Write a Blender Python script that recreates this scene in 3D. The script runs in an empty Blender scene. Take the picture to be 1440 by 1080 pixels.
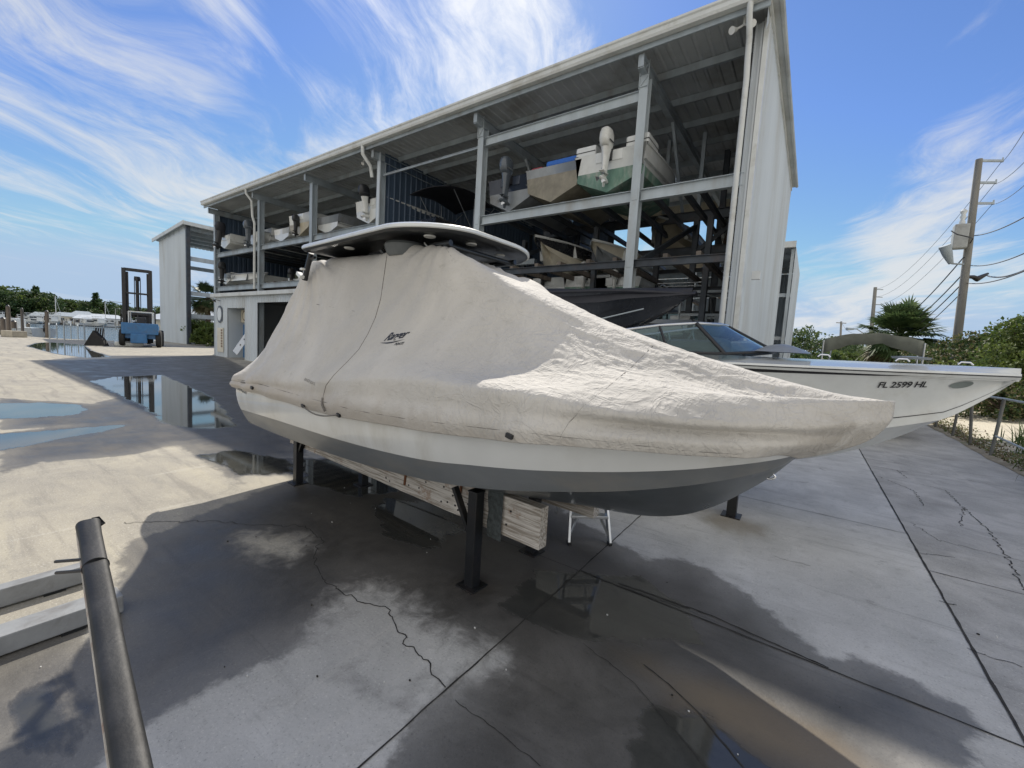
import bpy, bmesh, math, random
import numpy as np
from mathutils import Vector, Matrix, Euler, noise as mnoise
random.seed(7); rng = np.random.default_rng(7)
PI = math.pi
sc = bpy.context.scene
col = sc.collection
R_ = math.radians

# ------------------------------------------------------------------ camera
CAMH = 1.8; FPX = 590.0
def _d(x, y):
    return Vector((x - 720, 540 - y, -FPX)).normalized()
_Yc = _d(1140, 511); _Xl = -_d(-132, 436)
_Z = _Xl.cross(_Yc).normalized(); _X = _Yc.cross(_Z)
CR = Matrix((_X, _Yc, _Z))            # world = CR @ camera vector
CP = Vector((0, 0, CAMH))
def ray(x, y): return (CR @ Vector((x - 720, 540 - y, -FPX))).normalized()
def gp(x, y, z=0.0):
    r = ray(x, y); return CP + r * ((z - CAMH) / r.z)
def at(x, y, Y):
    r = ray(x, y); return CP + r * (Y / r.y)
def rad(x, y, d):                     # point on the ray at horizontal distance d
    r = ray(x, y); return CP + r * (d / math.hypot(r.x, r.y))
cam_d = bpy.data.cameras.new('camera'); cam = bpy.data.objects.new('camera', cam_d)
col.objects.link(cam)
cam.matrix_world = Matrix.Translation(CP) @ CR.to_4x4()
cam_d.sensor_width = 36; cam_d.lens = 36 * FPX / 1440
cam_d.clip_start = 0.05; cam_d.clip_end = 6000
sc.camera = cam

# ------------------------------------------------------------------ materials
def newmat(name):
    m = bpy.data.materials.new(name); m.use_nodes = True
    nt = m.node_tree; nt.nodes.clear()
    o = nt.nodes.new('ShaderNodeOutputMaterial'); b = nt.nodes.new('ShaderNodeBsdfPrincipled')
    nt.links.new(b.outputs[0], o.inputs[0])
    return m, nt, b
def N(nt, t, **k):
    n = nt.nodes.new(t)
    for a, v in k.items(): setattr(n, a, v)
    return n
def mixrgb(nt, f, a, b, mode='MIX'):
    n = nt.nodes.new('ShaderNodeMix'); n.data_type = 'RGBA'; n.blend_type = mode
    for i, v in ((0, f), (6, a), (7, b)):
        if hasattr(v, 'is_output') or isinstance(v, bpy.types.NodeSocket): nt.links.new(v, n.inputs[i])
        elif i == 0: n.inputs[0].default_value = v
        else: n.inputs[i].default_value = (*v[:3], 1)
    return n.outputs[2]
def mth(nt, op, a, b=None, c=None, clamp=False):
    n = nt.nodes.new('ShaderNodeMath'); n.operation = op; n.use_clamp = clamp
    for i, v in enumerate((a, b, c)):
        if v is None: continue
        if isinstance(v, bpy.types.NodeSocket): nt.links.new(v, n.inputs[i])
        else: n.inputs[i].default_value = v
    return n.outputs[0]
def sstep(nt, x, a, b):
    n = nt.nodes.new('ShaderNodeMapRange'); n.interpolation_type = 'SMOOTHSTEP'
    nt.links.new(x, n.inputs[0]); n.inputs[1].default_value = a; n.inputs[2].default_value = b
    return n.outputs[0]
def noise(nt, vec, scale, detail=4, rough=.55, dist=0.0, dims='3D'):
    n = nt.nodes.new('ShaderNodeTexNoise'); n.noise_dimensions = dims
    n.inputs['Scale'].default_value = scale; n.inputs['Detail'].default_value = detail
    n.inputs['Roughness'].default_value = rough; n.inputs['Distortion'].default_value = dist
    if vec is not None: nt.links.new(vec, n.inputs['Vector'])
    return n.outputs[0]
def mapping(nt, vec, scale=(1, 1, 1), rot=(0, 0, 0), loc=(0, 0, 0)):
    n = nt.nodes.new('ShaderNodeMapping'); nt.links.new(vec, n.inputs[0])
    n.inputs['Location'].default_value = loc; n.inputs['Rotation'].default_value = rot; n.inputs['Scale'].default_value = scale
    return n.outputs[0]
MATS = {}
def mat(name, c, rough=.5, metal=0., var=.12, scale=3., dirt=None, dirt_amt=.0, dirt_scale=1.5, bump=0., bscale=20., spec=None, stretch=(1, 1, 1), coat=0.):
    """Painted / weathered surface: colour drifts, dirt patches and grain, all in object space."""
    if name in MATS: return MATS[name]
    m, nt, b = newmat(name)
    tc = N(nt, 'ShaderNodeTexCoord').outputs['Object']
    v = mapping(nt, tc, stretch)
    n1 = noise(nt, v, scale, 5, .6)
    lo = [max(0, x * (1 - var)) for x in c]; hi = [min(1, x * (1 + var)) for x in c]
    colr = mixrgb(nt, sstep(nt, n1, .3, .7), lo, hi)
    if dirt:
        n2 = noise(nt, v, dirt_scale, 6, .65, .3)
        colr = mixrgb(nt, mth(nt, 'MULTIPLY', sstep(nt, n2, .48, .72), dirt_amt), colr, dirt)
    nt.links.new(colr, b.inputs['Base Color'])
    b.inputs['Metallic'].default_value = metal
    rn = noise(nt, v, scale * 2.3, 3)
    rr = N(nt, 'ShaderNodeMapRange'); nt.links.new(rn, rr.inputs[0])
    rr.inputs[3].default_value = max(.02, rough - .08); rr.inputs[4].default_value = min(1, rough + .1)
    nt.links.new(rr.outputs[0], b.inputs['Roughness'])
    if coat: b.inputs['Coat Weight'].default_value = coat
    if bump:
        bn = N(nt, 'ShaderNodeBump'); bn.inputs['Strength'].default_value = bump; bn.inputs['Distance'].default_value = .01
        nt.links.new(noise(nt, v, bscale, 4), bn.inputs['Height']); nt.links.new(bn.outputs[0], b.inputs['Normal'])
    MATS[name] = m
    return m
gelwhite = mat('white_gelcoat', (.62, .64, .62), .22, var=.05, dirt=(.38, .36, .30), dirt_amt=.35, coat=.3)
gelcream = mat('cream_gelcoat', (.60, .56, .45), .3, var=.07, dirt=(.32, .26, .16), dirt_amt=.6)
gelblack = mat('black_gelcoat', (.02, .022, .026), .25, var=.2, coat=.3)
gelblue = mat('blue_gelcoat', (.03, .13, .42), .3, var=.1)
gelred = mat('red_gelcoat', (.25, .02, .03), .3, var=.1)
gelgrey = mat('grey_gelcoat', (.22, .24, .25), .35, var=.1, dirt=(.12, .1, .08), dirt_amt=.5)
geltan = mat('tan_gelcoat', (.42, .38, .28), .4, var=.12, dirt=(.2, .16, .1), dirt_amt=.7)
antifoul = mat('green_bottom_paint', (.12, .22, .17), .7, var=.25, dirt=(.38, .39, .34), dirt_amt=.85, dirt_scale=2.4, stretch=(1, 1, .35))
bottomgrey = mat('grey_bottom_paint', (.125, .135, .14), .32, var=.10, dirt=(.17, .165, .15), dirt_amt=.75, dirt_scale=2.2, coat=.15, stretch=(.5, 1, 1.4))
black_paint = mat('black_steel_paint', (.010, .011, .012), .38, var=.3, dirt=(.05, .03, .02), dirt_amt=.4, dirt_scale=4, bump=.15, bscale=60)
black_plastic = mat('black_plastic', (.015, .016, .018), .4, var=.2)
grey_cowl = mat('grey_cowling', (.07, .085, .10), .28, var=.1, coat=.4)
white_cowl = mat('white_cowling', (.62, .63, .60), .3, var=.06, dirt=(.3, .28, .22), dirt_amt=.5)
steel_grey = mat('galvanised_steel', (.34, .39, .42), .55, .15, var=.14, scale=2, dirt=(.18, .15, .11), dirt_amt=.45, dirt_scale=1.2, bump=.1, stretch=(1, 1, .35))
steel_pale = mat('pale_painted_steel', (.40, .45, .47), .5, .05, var=.1, scale=2, dirt=(.25, .22, .17), dirt_amt=.45, stretch=(1, 1, .3))
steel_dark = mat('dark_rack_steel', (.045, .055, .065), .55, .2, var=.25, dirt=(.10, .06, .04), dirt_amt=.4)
sheet_pale = mat('pale_sheet_metal', (.52, .57, .60), .5, .05, var=.06, scale=.8, dirt=(.30, .28, .22), dirt_amt=.4, dirt_scale=.5, stretch=(1, 1, .2))
sheet_grey = mat('roof_sheet_metal', (.42, .45, .46), .6, .05, var=.10, scale=.7, dirt=(.16, .14, .11), dirt_amt=.45, dirt_scale=.6)
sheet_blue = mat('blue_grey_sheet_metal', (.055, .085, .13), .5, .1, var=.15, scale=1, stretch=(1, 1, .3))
sheet_lit = mat('lit_roof_sheet_metal', (.55, .50, .38), .6, var=.1, dirt=(.25, .18, .1), dirt_amt=.5)
trim_white = mat('white_trim', (.58, .60, .58), .45, var=.06, dirt=(.28, .26, .2), dirt_amt=.45)
alu = mat('aluminium', (.55, .57, .58), .3, .85, var=.1)
chrome = mat('polished_steel', (.75, .76, .77), .12, 1., var=.05)
wood_grey = mat('weathered_wood', (.13, .11, .09), .85, var=.3, scale=6, bump=.4, stretch=(1, 1, .1))
blue_paint = mat('blue_machine_paint', (.035, .15, .34), .4, var=.12, dirt=(.08, .07, .06), dirt_amt=.4)
rubber = mat('tyre_rubber', (.018, .018, .018), .8, var=.2)
carpet = mat('dark_carpet', (.05, .06, .06), .95, var=.4, scale=30, bump=.8, bscale=90)
tarp_black = mat('black_canvas', (.012, .013, .018), .62, var=.25, bump=.3, bscale=25)
tarp_grey = mat('grey_canvas', (.16, .17, .14), .8, var=.2, bump=.3)
concrete_old = mat('old_concrete', (.38, .35, .28), .85, var=.15, bump=.3)
sand = None
def glassmat(name, tint):
    m, nt, b = newmat(name)
    b.inputs['Base Color'].default_value = (*tint, 1); b.inputs['Roughness'].default_value = .04
    b.inputs['Transmission Weight'].default_value = .85; b.inputs['IOR'].default_value = 1.1
    b.inputs['Specular IOR Level'].default_value = 1.0; b.inputs['Coat Weight'].default_value = .6
    MATS[name] = m; return m
glass = glassmat('tinted_glass', (.16, .26, .27))
def solid(name, c, rough=.6): return mat(name, c, rough, var=.04)
ink = solid('black_ink', (.012, .012, .014), .5)

def leafmat(name, c1, c2, trans=.25):
    m, nt, b = newmat(name)
    tc = N(nt, 'ShaderNodeTexCoord').outputs['Object']
    n1 = noise(nt, tc, 1.3, 3); n2 = noise(nt, tc, 9, 2)
    c = mixrgb(nt, sstep(nt, mth(nt, 'ADD', mth(nt, 'MULTIPLY', n1, .5), mth(nt, 'MULTIPLY', n2, .5)), .36, .64), c1, c2)
    nt.links.new(c, b.inputs['Base Color']); b.inputs['Roughness'].default_value = .55
    t = N(nt, 'ShaderNodeBsdfTranslucent'); nt.links.new(c, t.inputs[0])
    mx = N(nt, 'ShaderNodeMixShader'); mx.inputs[0].default_value = trans
    nt.links.new(b.outputs[0], mx.inputs[1]); nt.links.new(t.outputs[0], mx.inputs[2])
    o = [n for n in nt.nodes if n.type == 'OUTPUT_MATERIAL'][0]; nt.links.new(mx.outputs[0], o.inputs[0])
    MATS[name] = m; return m
leaf_dark = leafmat('dark_leaves', (.02, .05, .018), (.07, .12, .035))
leaf_mid = leafmat('mid_leaves', (.045, .09, .025), (.14, .18, .05))
leaf_bright = leafmat('bright_leaves', (.08, .13, .025), (.17, .22, .05), .35)
leaf_dry = leafmat('dry_leaves', (.12, .11, .05), (.26, .23, .12))
leaf_palm = leafmat('palm_leaves', (.03, .07, .025), (.12, .17, .06))
bark = mat('bark', (.13, .10, .075), .9, var=.25, scale=5, bump=.6)

# ------------------------------------------------------------------ mesh helpers
class MB:
    def __init__(s): s.v = []; s.f = []; s.m = []
    def add(s, vs, fs, mi=0):
        o = len(s.v); s.v += [tuple(v) for v in vs]; s.f += [tuple(i + o for i in f) for f in fs]; s.m += [mi] * len(fs); return s
    def box(s, c, d, mi=0, rot=None):
        x, y, z = d[0] / 2, d[1] / 2, d[2] / 2
        vs = [Vector(p) for p in ((-x, -y, -z), (x, -y, -z), (x, y, -z), (-x, y, -z), (-x, -y, z), (x, -y, z), (x, y, z), (-x, y, z))]
        if rot is not None: vs = [rot @ v for v in vs]
        vs = [v + Vector(c) for v in vs]
        return s.add(vs, [(0, 3, 2, 1), (4, 5, 6, 7), (0, 1, 5, 4), (1, 2, 6, 5), (2, 3, 7, 6), (3, 0, 4, 7)], mi)
    def b2(s, p, q, mi=0):                      # box by corners
        return s.box([(a + b) / 2 for a, b in zip(p, q)], [abs(b - a) for a, b in zip(p, q)], mi)
    def beam(s, a, b, w, h, mi=0, up=(0, 0, 1)):
        a, b = Vector(a), Vector(b); d = (b - a); L = d.length; d.normalize(); u = Vector(up)
        if abs(d.dot(u)) > .98: u = Vector((0, 1, 0))
        r = d.cross(u).normalized(); u = r.cross(d).normalized()
        M = Matrix((r, d, u)).transposed()
        return s.box((a + b) / 2, (w, L, h), mi, M)
    def ibeam(s, a, b, w, h, t=.02, mi=0, up=(0, 0, 1)):
        a, b = Vector(a), Vector(b); d = (b - a); L = d.length; d.normalize(); u = Vector(up)
        if abs(d.dot(u)) > .98: u = Vector((0, 1, 0))
        r = d.cross(u).normalized(); u = r.cross(d).normalized(); M = Matrix((r, d, u)).transposed(); c = (a + b) / 2
        s.box(c + u * (h / 2 - t / 2), (w, L, t), mi, M); s.box(c - u * (h / 2 - t / 2), (w, L, t), mi, M)
        return s.box(c, (t, L, h - 2 * t), mi, M)
    def tube(s, pts, r, n=8, mi=0, cap=True):
        pts = [Vector(p) for p in pts]; rs = r if hasattr(r, '__len__') else [r] * len(pts)
        rings = []; ref = None
        for i, p in enumerate(pts):
            d = (pts[min(i + 1, len(pts) - 1)] - pts[max(i - 1, 0)]).normalized()
            if ref is None: ref = Vector((0, 0, 1)) if abs(d.z) < .9 else Vector((1, 0, 0))
            a = d.cross(ref).normalized(); b = a.cross(d).normalized(); ref = b if abs(d.dot(b)) < .9 else ref
            rings.append([p + (a * math.cos(2 * PI * k / n) + b * math.sin(2 * PI * k / n)) * rs[i] for k in range(n)])
        vs = [v for g in rings for v in g]; fs = []
        for i in range(len(rings) - 1):
            for k in range(n):
                fs.append((i * n + k, i * n + (k + 1) % n, (i + 1) * n + (k + 1) % n, (i + 1) * n + k))
        if cap: fs += [tuple(range(n))[::-1], tuple(range((len(rings) - 1) * n, len(rings) * n))]
        return s.add(vs, fs, mi)
    def grid(s, P, mi=0, closed=False, flip=False):
        n = len(P); m = len(P[0]); vs = [p for row in P for p in row]; fs = []
        for i in range(n - 1):
            for j in range(m if closed else m - 1):
                f = (i * m + j, i * m + (j + 1) % m, (i + 1) * m + (j + 1) % m, (i + 1) * m + j)
                fs.append(f[::-1] if flip else f)
        return s.add(vs, fs, mi)
    def lathe(s, prof, n=16, M=None, mi=0):       # prof (r,z) about local z
        P = []
        for r, z in prof:
            P.append([Vector((r * math.cos(2 * PI * k / n), r * math.sin(2 * PI * k / n), z)) for k in range(n)])
        if M is not None: P = [[M @ v for v in g] for g in P]
        s.grid(P, mi, closed=True)
        if prof[0][0] > 1e-4: s.add(P[0], [tuple(range(n))[::-1]], mi)
        if prof[-1][0] > 1e-4: s.add(P[-1], [tuple(range(n))], mi)
        return s
    def build(s, name, m, parent=None, smooth=None, bevel=0, label=None):
        me = bpy.data.meshes.new(name)
        me.from_pydata(s.v, [], s.f); 
        ms = m if isinstance(m, (list, tuple)) else [m]
        for q in ms: me.materials.append(q)
        me.polygons.foreach_set('material_index', s.m)
        bm = bmesh.new(); bm.from_mesh(me)
        bmesh.ops.remove_doubles(bm, verts=bm.verts, dist=1e-5)
        if bevel:
            es = [e for e in bm.edges if len(e.link_faces) == 2 and e.calc_face_angle(0) > .6]
            bmesh.ops.bevel(bm, geom=es, offset=bevel, segments=2, affect='EDGES', profile=.6, clamp_overlap=True)
        bmesh.ops.recalc_face_normals(bm, faces=bm.faces)
        bm.to_mesh(me); bm.free()
        if smooth:
            me.shade_smooth(); me.set_sharp_from_angle(angle=R_(smooth))
        o = bpy.data.objects.new(name, me); col.objects.link(o)
        if parent: o.parent = parent
        if label: o['label'] = label
        return o
def tag(o, label, cat, group=None, kind=None):
    if label: o['label'] = label
    if cat: o['category'] = cat
    if group: o['group'] = group
    if kind: o['kind'] = kind
    return o
def struct(o, label=None):
    o['kind'] = 'structure'
    if label: o['label'] = label
    return o
def empty(name, loc, rz=0, label=None, cat=None, group=None):
    o = bpy.data.objects.new(name, None); col.objects.link(o); o.location = loc; o.rotation_euler = (0, 0, rz)
    o.empty_display_size = .2
    return tag(o, label, cat, group)
def copy_tree(o, parent=None):
    c = o.copy(); col.objects.link(c)
    if parent: c.parent = parent
    for ch in list(o.children): copy_tree(ch, c)
    return c
def text_mesh(name, body, size, M, m, parent=None, ext=.001, shear=0., bold=0., align='LEFT', proj=None, spacing=1.):
    cu = bpy.data.curves.new(name, 'FONT'); cu.body = body; cu.size = size; cu.extrude = ext; cu.shear = shear; cu.offset = bold
    cu.align_x = align; cu.space_character = spacing
    t = bpy.data.objects.new(name + '_tmp', cu); col.objects.link(t)
    bpy.context.view_layer.update()
    dg = bpy.context.evaluated_depsgraph_get()
    me = bpy.data.meshes.new_from_object(t.evaluated_get(dg)); bpy.data.objects.remove(t)
    me.name = name; me.materials.clear(); me.materials.append(m)
    me.transform(M)
    if proj:
        for v in me.vertices: v.co = proj(v.co)
    o = bpy.data.objects.new(name, me); col.objects.link(o)
    if parent: o.parent = parent
    return o
def catmull(xs, ys, x):
    """monotone-ish cubic through control points"""
    xs = np.asarray(xs, float); ys = np.asarray(ys, float); x = np.clip(np.asarray(x, float), xs[0], xs[-1])
    d = np.diff(ys) / np.diff(xs); m = np.zeros_like(ys); m[1:-1] = (d[1:] + d[:-1]) / 2; m[0] = d[0]; m[-1] = d[-1]
    for i in range(len(d)):
        if d[i] == 0: m[i] = m[i + 1] = 0
        else:
            a, b = m[i] / d[i], m[i + 1] / d[i]
            if a < 0: m[i] = 0
            if b < 0: m[i + 1] = 0
            if a > 3: m[i] = 3 * d[i]
            if b > 3: m[i + 1] = 3 * d[i]
    i = np.clip(np.searchsorted(xs, x) - 1, 0, len(d) - 1); h = xs[i + 1] - xs[i]; t = (x - xs[i]) / h
    return (2*t**3-3*t**2+1)*ys[i] + (t**3-2*t**2+t)*h*m[i] + (-2*t**3+3*t**2)*ys[i+1] + (t**3-t**2)*h*m[i+1]
def fnoise(x, y, z=0.): return mnoise.noise(Vector((x, y, z)))

# ------------------------------------------------------------------ sun and sky
SUNAZ = Vector((-6.3, 8.3, 0)).normalized(); SUNEL = R_(43.9)
sund = Vector((SUNAZ.x * math.cos(SUNEL), SUNAZ.y * math.cos(SUNEL), math.sin(SUNEL)))
sl = bpy.data.lights.new('sun', 'SUN'); sl.energy = 4.3; sl.angle = R_(.53); sl.color = (1, .93, .82)
so = bpy.data.objects.new('sun', sl); col.objects.link(so); so.rotation_euler = (-sund).to_track_quat('-Z', 'Y').to_euler()
so.location = (0, 0, 40)
w = bpy.data.worlds.new('World'); sc.world = w; w.use_nodes = True
nt = w.node_tree; nt.nodes.clear()
wo = N(nt, 'ShaderNodeOutputWorld'); bg = N(nt, 'ShaderNodeBackground'); nt.links.new(bg.outputs[0], wo.inputs[0])
sky = N(nt, 'ShaderNodeTexSky'); sky.sky_type = 'NISHITA'; sky.sun_disc = False
sky.sun_elevation = SUNEL; sky.sun_rotation = math.atan2(sund.x, sund.y); sky.air_density = 1.0; sky.dust_density = .15; sky.ozone_density = 2.2
dirv = N(nt, 'ShaderNodeTexCoord').outputs['Generated']
sep = N(nt, 'ShaderNodeSeparateXYZ'); nt.links.new(dirv, sep.inputs[0])
dz = mth(nt, 'ADD', mth(nt, 'MAXIMUM', sep.outputs[2], 0.0), .10)
ux = mth(nt, 'DIVIDE', sep.outputs[0], dz); uy = mth(nt, 'DIVIDE', sep.outputs[1], dz)
cmb = N(nt, 'ShaderNodeCombineXYZ'); nt.links.new(ux, cmb.inputs[0]); nt.links.new(uy, cmb.inputs[1])
ang = math.atan2(.85, -.50)
rot = mapping(nt, cmb.outputs[0], rot=(0, 0, -ang))
warp = N(nt, 'ShaderNodeTexNoise'); warp.inputs['Scale'].default_value = .55; warp.inputs['Detail'].default_value = 3; nt.links.new(rot, warp.inputs['Vector'])
wv = N(nt, 'ShaderNodeVectorMath'); wv.operation = 'MULTIPLY_ADD'; nt.links.new(warp.outputs['Color'], wv.inputs[0]); wv.inputs[1].default_value = (1.3, 1.3, 0); nt.links.new(rot, wv.inputs[2])
st = mapping(nt, wv.outputs[0], scale=(.34, 1.15, 1))
nA = noise(nt, st, 1.15, 10, .62, .35)
nB = noise(nt, mapping(nt, wv.outputs[0], scale=(.9, 2.6, 1), loc=(3, 7, 0)), 2.6, 8, .68, .5)
nC = noise(nt, mapping(nt, wv.outputs[0], scale=(1, 1.4, 1), loc=(9, 2, 0)), .55, 4, .5)
def blob(px_, py_, deg, wgt):
    d = ray(px_, py_); dp = N(nt, 'ShaderNodeVectorMath'); dp.operation = 'DOT_PRODUCT'
    nt.links.new(dirv, dp.inputs[0]); dp.inputs[1].default_value = d
    return mth(nt, 'MULTIPLY', sstep(nt, dp.outputs['Value'], math.cos(R_(deg)), 1.0), wgt)
acc = None
for b_ in ((120, 60, 26, .09), (60, 210, 14, .03), (230, 140, 16, .04), (620, 60, 18, .12), (740, 120, 14, .08), (520, 200, 12, .08), (300, 290, 12, .03), (90, 320, 14, -.04),
           (455, 110, 9, -.13), (370, 190, 6, -.08), (480, 20, 8, -.05), (1180, 160, 24, -.20), (1000, 20, 16, -.14), (1370, 30, 12, .10), (1300, 285, 8, .22), (1400, 215, 8, .18), (1210, 400, 9, .18), (1340, 380, 8, .08), (1170, 440, 8, .04),
           (100, 400, 20, .0), (1380, 420, 10, .02), (830, 40, 12, .0)):
    t_ = blob(*b_); acc = t_ if acc is None else mth(nt, 'ADD', acc, t_)
dens = mth(nt, 'ADD', mth(nt, 'ADD', mth(nt, 'MULTIPLY', nA, .85), mth(nt, 'MULTIPLY', nB, .45)), mth(nt, 'MULTIPLY', nC, .35))
dens = mth(nt, 'ADD', dens, acc)
bdp = N(nt, 'ShaderNodeVectorMath'); bdp.operation = 'DOT_PRODUCT'; nt.links.new(dirv, bdp.inputs[0]); bdp.inputs[1].default_value = (.52, -.80, .30)
back = sstep(nt, bdp.outputs['Value'], .05, .75)        # bright cloud bank added unseen behind the camera to fill the shade
dens = mth(nt, 'ADD', dens, mth(nt, 'MULTIPLY', back, .45))
cl = sstep(nt, dens, .80, 1.12)
glow = blob(620, -60, 26, 1.0)
cloudc = mixrgb(nt, glow, (5.2, 5.35, 5.5), (7.4, 7.4, 7.4))
cloudc = mixrgb(nt, back, cloudc, (7.9, 7.6, 7.2))
skyc = mixrgb(nt, 1.0, sky.outputs[0], (.60, .72, .96), 'MULTIPLY')
skyc = mixrgb(nt, 1.0, skyc, (3.2, 4.2, 5.6), 'DARKEN')
horiz = sstep(nt, sep.outputs[2], .26, -.02)
skyc = mixrgb(nt, mth(nt, 'MULTIPLY', horiz, .62), skyc, (2.7, 3.65, 4.9))
skyc = mixrgb(nt, mth(nt, 'MULTIPLY', cl, .88), skyc, cloudc)
nt.links.new(skyc, bg.inputs[0]); bg.inputs[1].default_value = .12
sc.view_settings.view_transform = 'Standard'; sc.view_settings.look = 'None'; sc.view_settings.gamma = 1; sc.view_settings.exposure = 0.28
sc.render.engine = 'CYCLES'
sc.cycles.max_bounces = 7; sc.cycles.diffuse_bounces = 4; sc.cycles.glossy_bounces = 4; sc.cycles.transparent_max_bounces = 8

# ------------------------------------------------------------------ ground
def poly_px(pts): return np.array([[*(gp(x, y))[:2]] for x, y in pts])
def sdf(P, poly):
    x, y = P[:, 0], P[:, 1]; d = np.full(len(P), 1e9); ins = np.zeros(len(P), bool); n = len(poly)
    for i in range(n):
        a, b = poly[i], poly[(i + 1) % n]; e = b - a; wx, wy = x - a[0], y - a[1]
        t = np.clip((wx * e[0] + wy * e[1]) / (e @ e + 1e-12), 0, 1)
        d = np.minimum(d, np.hypot(wx - e[0] * t, wy - e[1] * t))
        c = ((a[1] <= y) & (b[1] > y)) | ((b[1] <= y) & (a[1] > y))
        with np.errstate(divide='ignore', invalid='ignore'):
            xi = a[0] + (y - a[1]) / (b[1] - a[1] + 1e-15) * e[0]
        ins ^= c & (x < xi)
    return np.where(ins, -d, d)
WET_SHADE = [[(170, 770), (330, 705), (420, 672), (470, 640), (620, 650), (760, 700), (905, 785), (960, 788), (1010, 806), (1040, 835), (1080, 860), (1120, 895), (1160, 928), (1200, 925), (1280, 957), (1372, 1002), (1372, 1040), (1350, 1095), (1100, 1500), (600, 1300), (500, 1110), (560, 1040), (610, 975), (640, 930), (560, 1000), (470, 955), (450, 905), (380, 925), (300, 960), (222, 1012), (120, 1080), (60, 1000), (140, 900), (165, 830)],
       [(0, 610), (110, 596), (210, 588), (340, 590), (340, 680), (250, 625), (180, 640), (60, 650), (0, 665)],
       [(0, 560), (130, 568), (200, 550), (330, 600), (400, 640), (330, 640), (230, 610), (120, 600), (0, 604)],
       [(130, 500), (310, 500), (430, 560), (430, 640), (345, 650), (280, 610), (200, 572), (110, 530), (56, 507)],  # follows the building's cast shadow; deepens that shade with the damp tone
       [(20, 900), (130, 870), (150, 1080), (60, 1300), (0, 1300), (-200, 1080), (-60, 940)]]
DRY = [[(320, 762), (345, 746), (395, 750), (440, 752), (436, 776), (405, 790), (350, 780)],
       [(400, 950), (425, 890), (470, 832), (515, 812), (560, 828), (600, 862), (655, 890), (700, 915), (715, 938), (680, 955), (620, 975), (560, 1010), (470, 985)]]
PUD = [[(128, 536), (160, 530), (228, 527), (300, 558), (335, 600), (290, 604), (235, 598), (200, 572)],
       [(-40, 568), (60, 566), (112, 569), (124, 576), (100, 584), (40, 588), (-40, 590)],
       [(-30, 612), (60, 606), (130, 600), (185, 596), (150, 606), (80, 618), (-30, 640)],
       [(35, 486), (60, 481), (112, 481), (128, 493), (158, 502), (120, 503), (80, 498)],
       [(540, 700), (620, 705), (650, 745), (600, 775), (550, 760), (520, 725)],
       [(760, 800), (900, 812), (960, 850), (1000, 905), (930, 900), (880, 905), (820, 905), (770, 880), (700, 850)],
       [(420, 645), (520, 650), (560, 690), (500, 700), (430, 680)],
       [(280, 640), (330, 632), (400, 645), (420, 665), (340, 668)],
       [(900, 1000), (1000, 1000), (1100, 1100), (1000, 1300), (850, 1200)],
       [(20, 990), (80, 950), (110, 1000), (90, 1060), (30, 1050)]]
def axis(segs):
    out = []
    for a, b, st_ in segs: out += list(np.arange(a, b, st_))
    return out
xs = [-44] + axis([(-40, -20, 1.0), (-20, -7, .14), (-7, 2.6, .05), (2.6, 12, .4), (12, 60, 6), (60, 400, 60)]) + [1000, 3000]
ys = [-3000, -800, -200, -60, -20, -8, -4, -2] + axis([(-1, 6.5, .05), (6.5, 14, .25), (14, 60, 2), (60, 300, 20)]) + [300, 900, 3000]
xs = np.array(xs, float); ys = np.array(ys, float)
def seaw(y):                                   # the quay edge
    return float(np.interp(y, [-20, 4, 5, 7, 9, 14, 14.6, 60], [-75, -66, -63, -57.5, -56, -55.5, -63, -66]))
V = []; nL = 4
cols_all = list(range(len(xs)))
rows = []
for y in ys:
    xw = seaw(y); r = [(-3200, y, -.3), (-330, y, -.3), (-329, y, -4), (xw - .01, y, -4), (xw, y, 0.0), ((xw - 44) / 2, y, 0)] + [(x, y, 0.0) for x in xs]
    rows.append(r)
me = bpy.data.meshes.new('ground'); nv = len(rows[0])
G = np.array(rows, dtype=float).reshape(-1, 3)
F = []
for i in range(len(ys) - 1):
    for j in range(nv - 1):
        a = i * nv + j; F.append((a, a + 1, a + nv + 1, a + nv))
me.from_pydata([tuple(v) for v in G], [], F)
def field(polys):
    d = np.full(len(G), 5.0)
    for p in polys: d = np.minimum(d, sdf(G[:, :2], poly_px(p)))
    return np.clip(d, -2, 2)
for nm_, pl in (('wet_shade', WET_SHADE), ('dry', DRY), ('pud', PUD)):
    a_ = me.attributes.new(nm_, 'FLOAT', 'POINT'); a_.data.foreach_set('value', field(pl).astype(np.float32))
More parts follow.
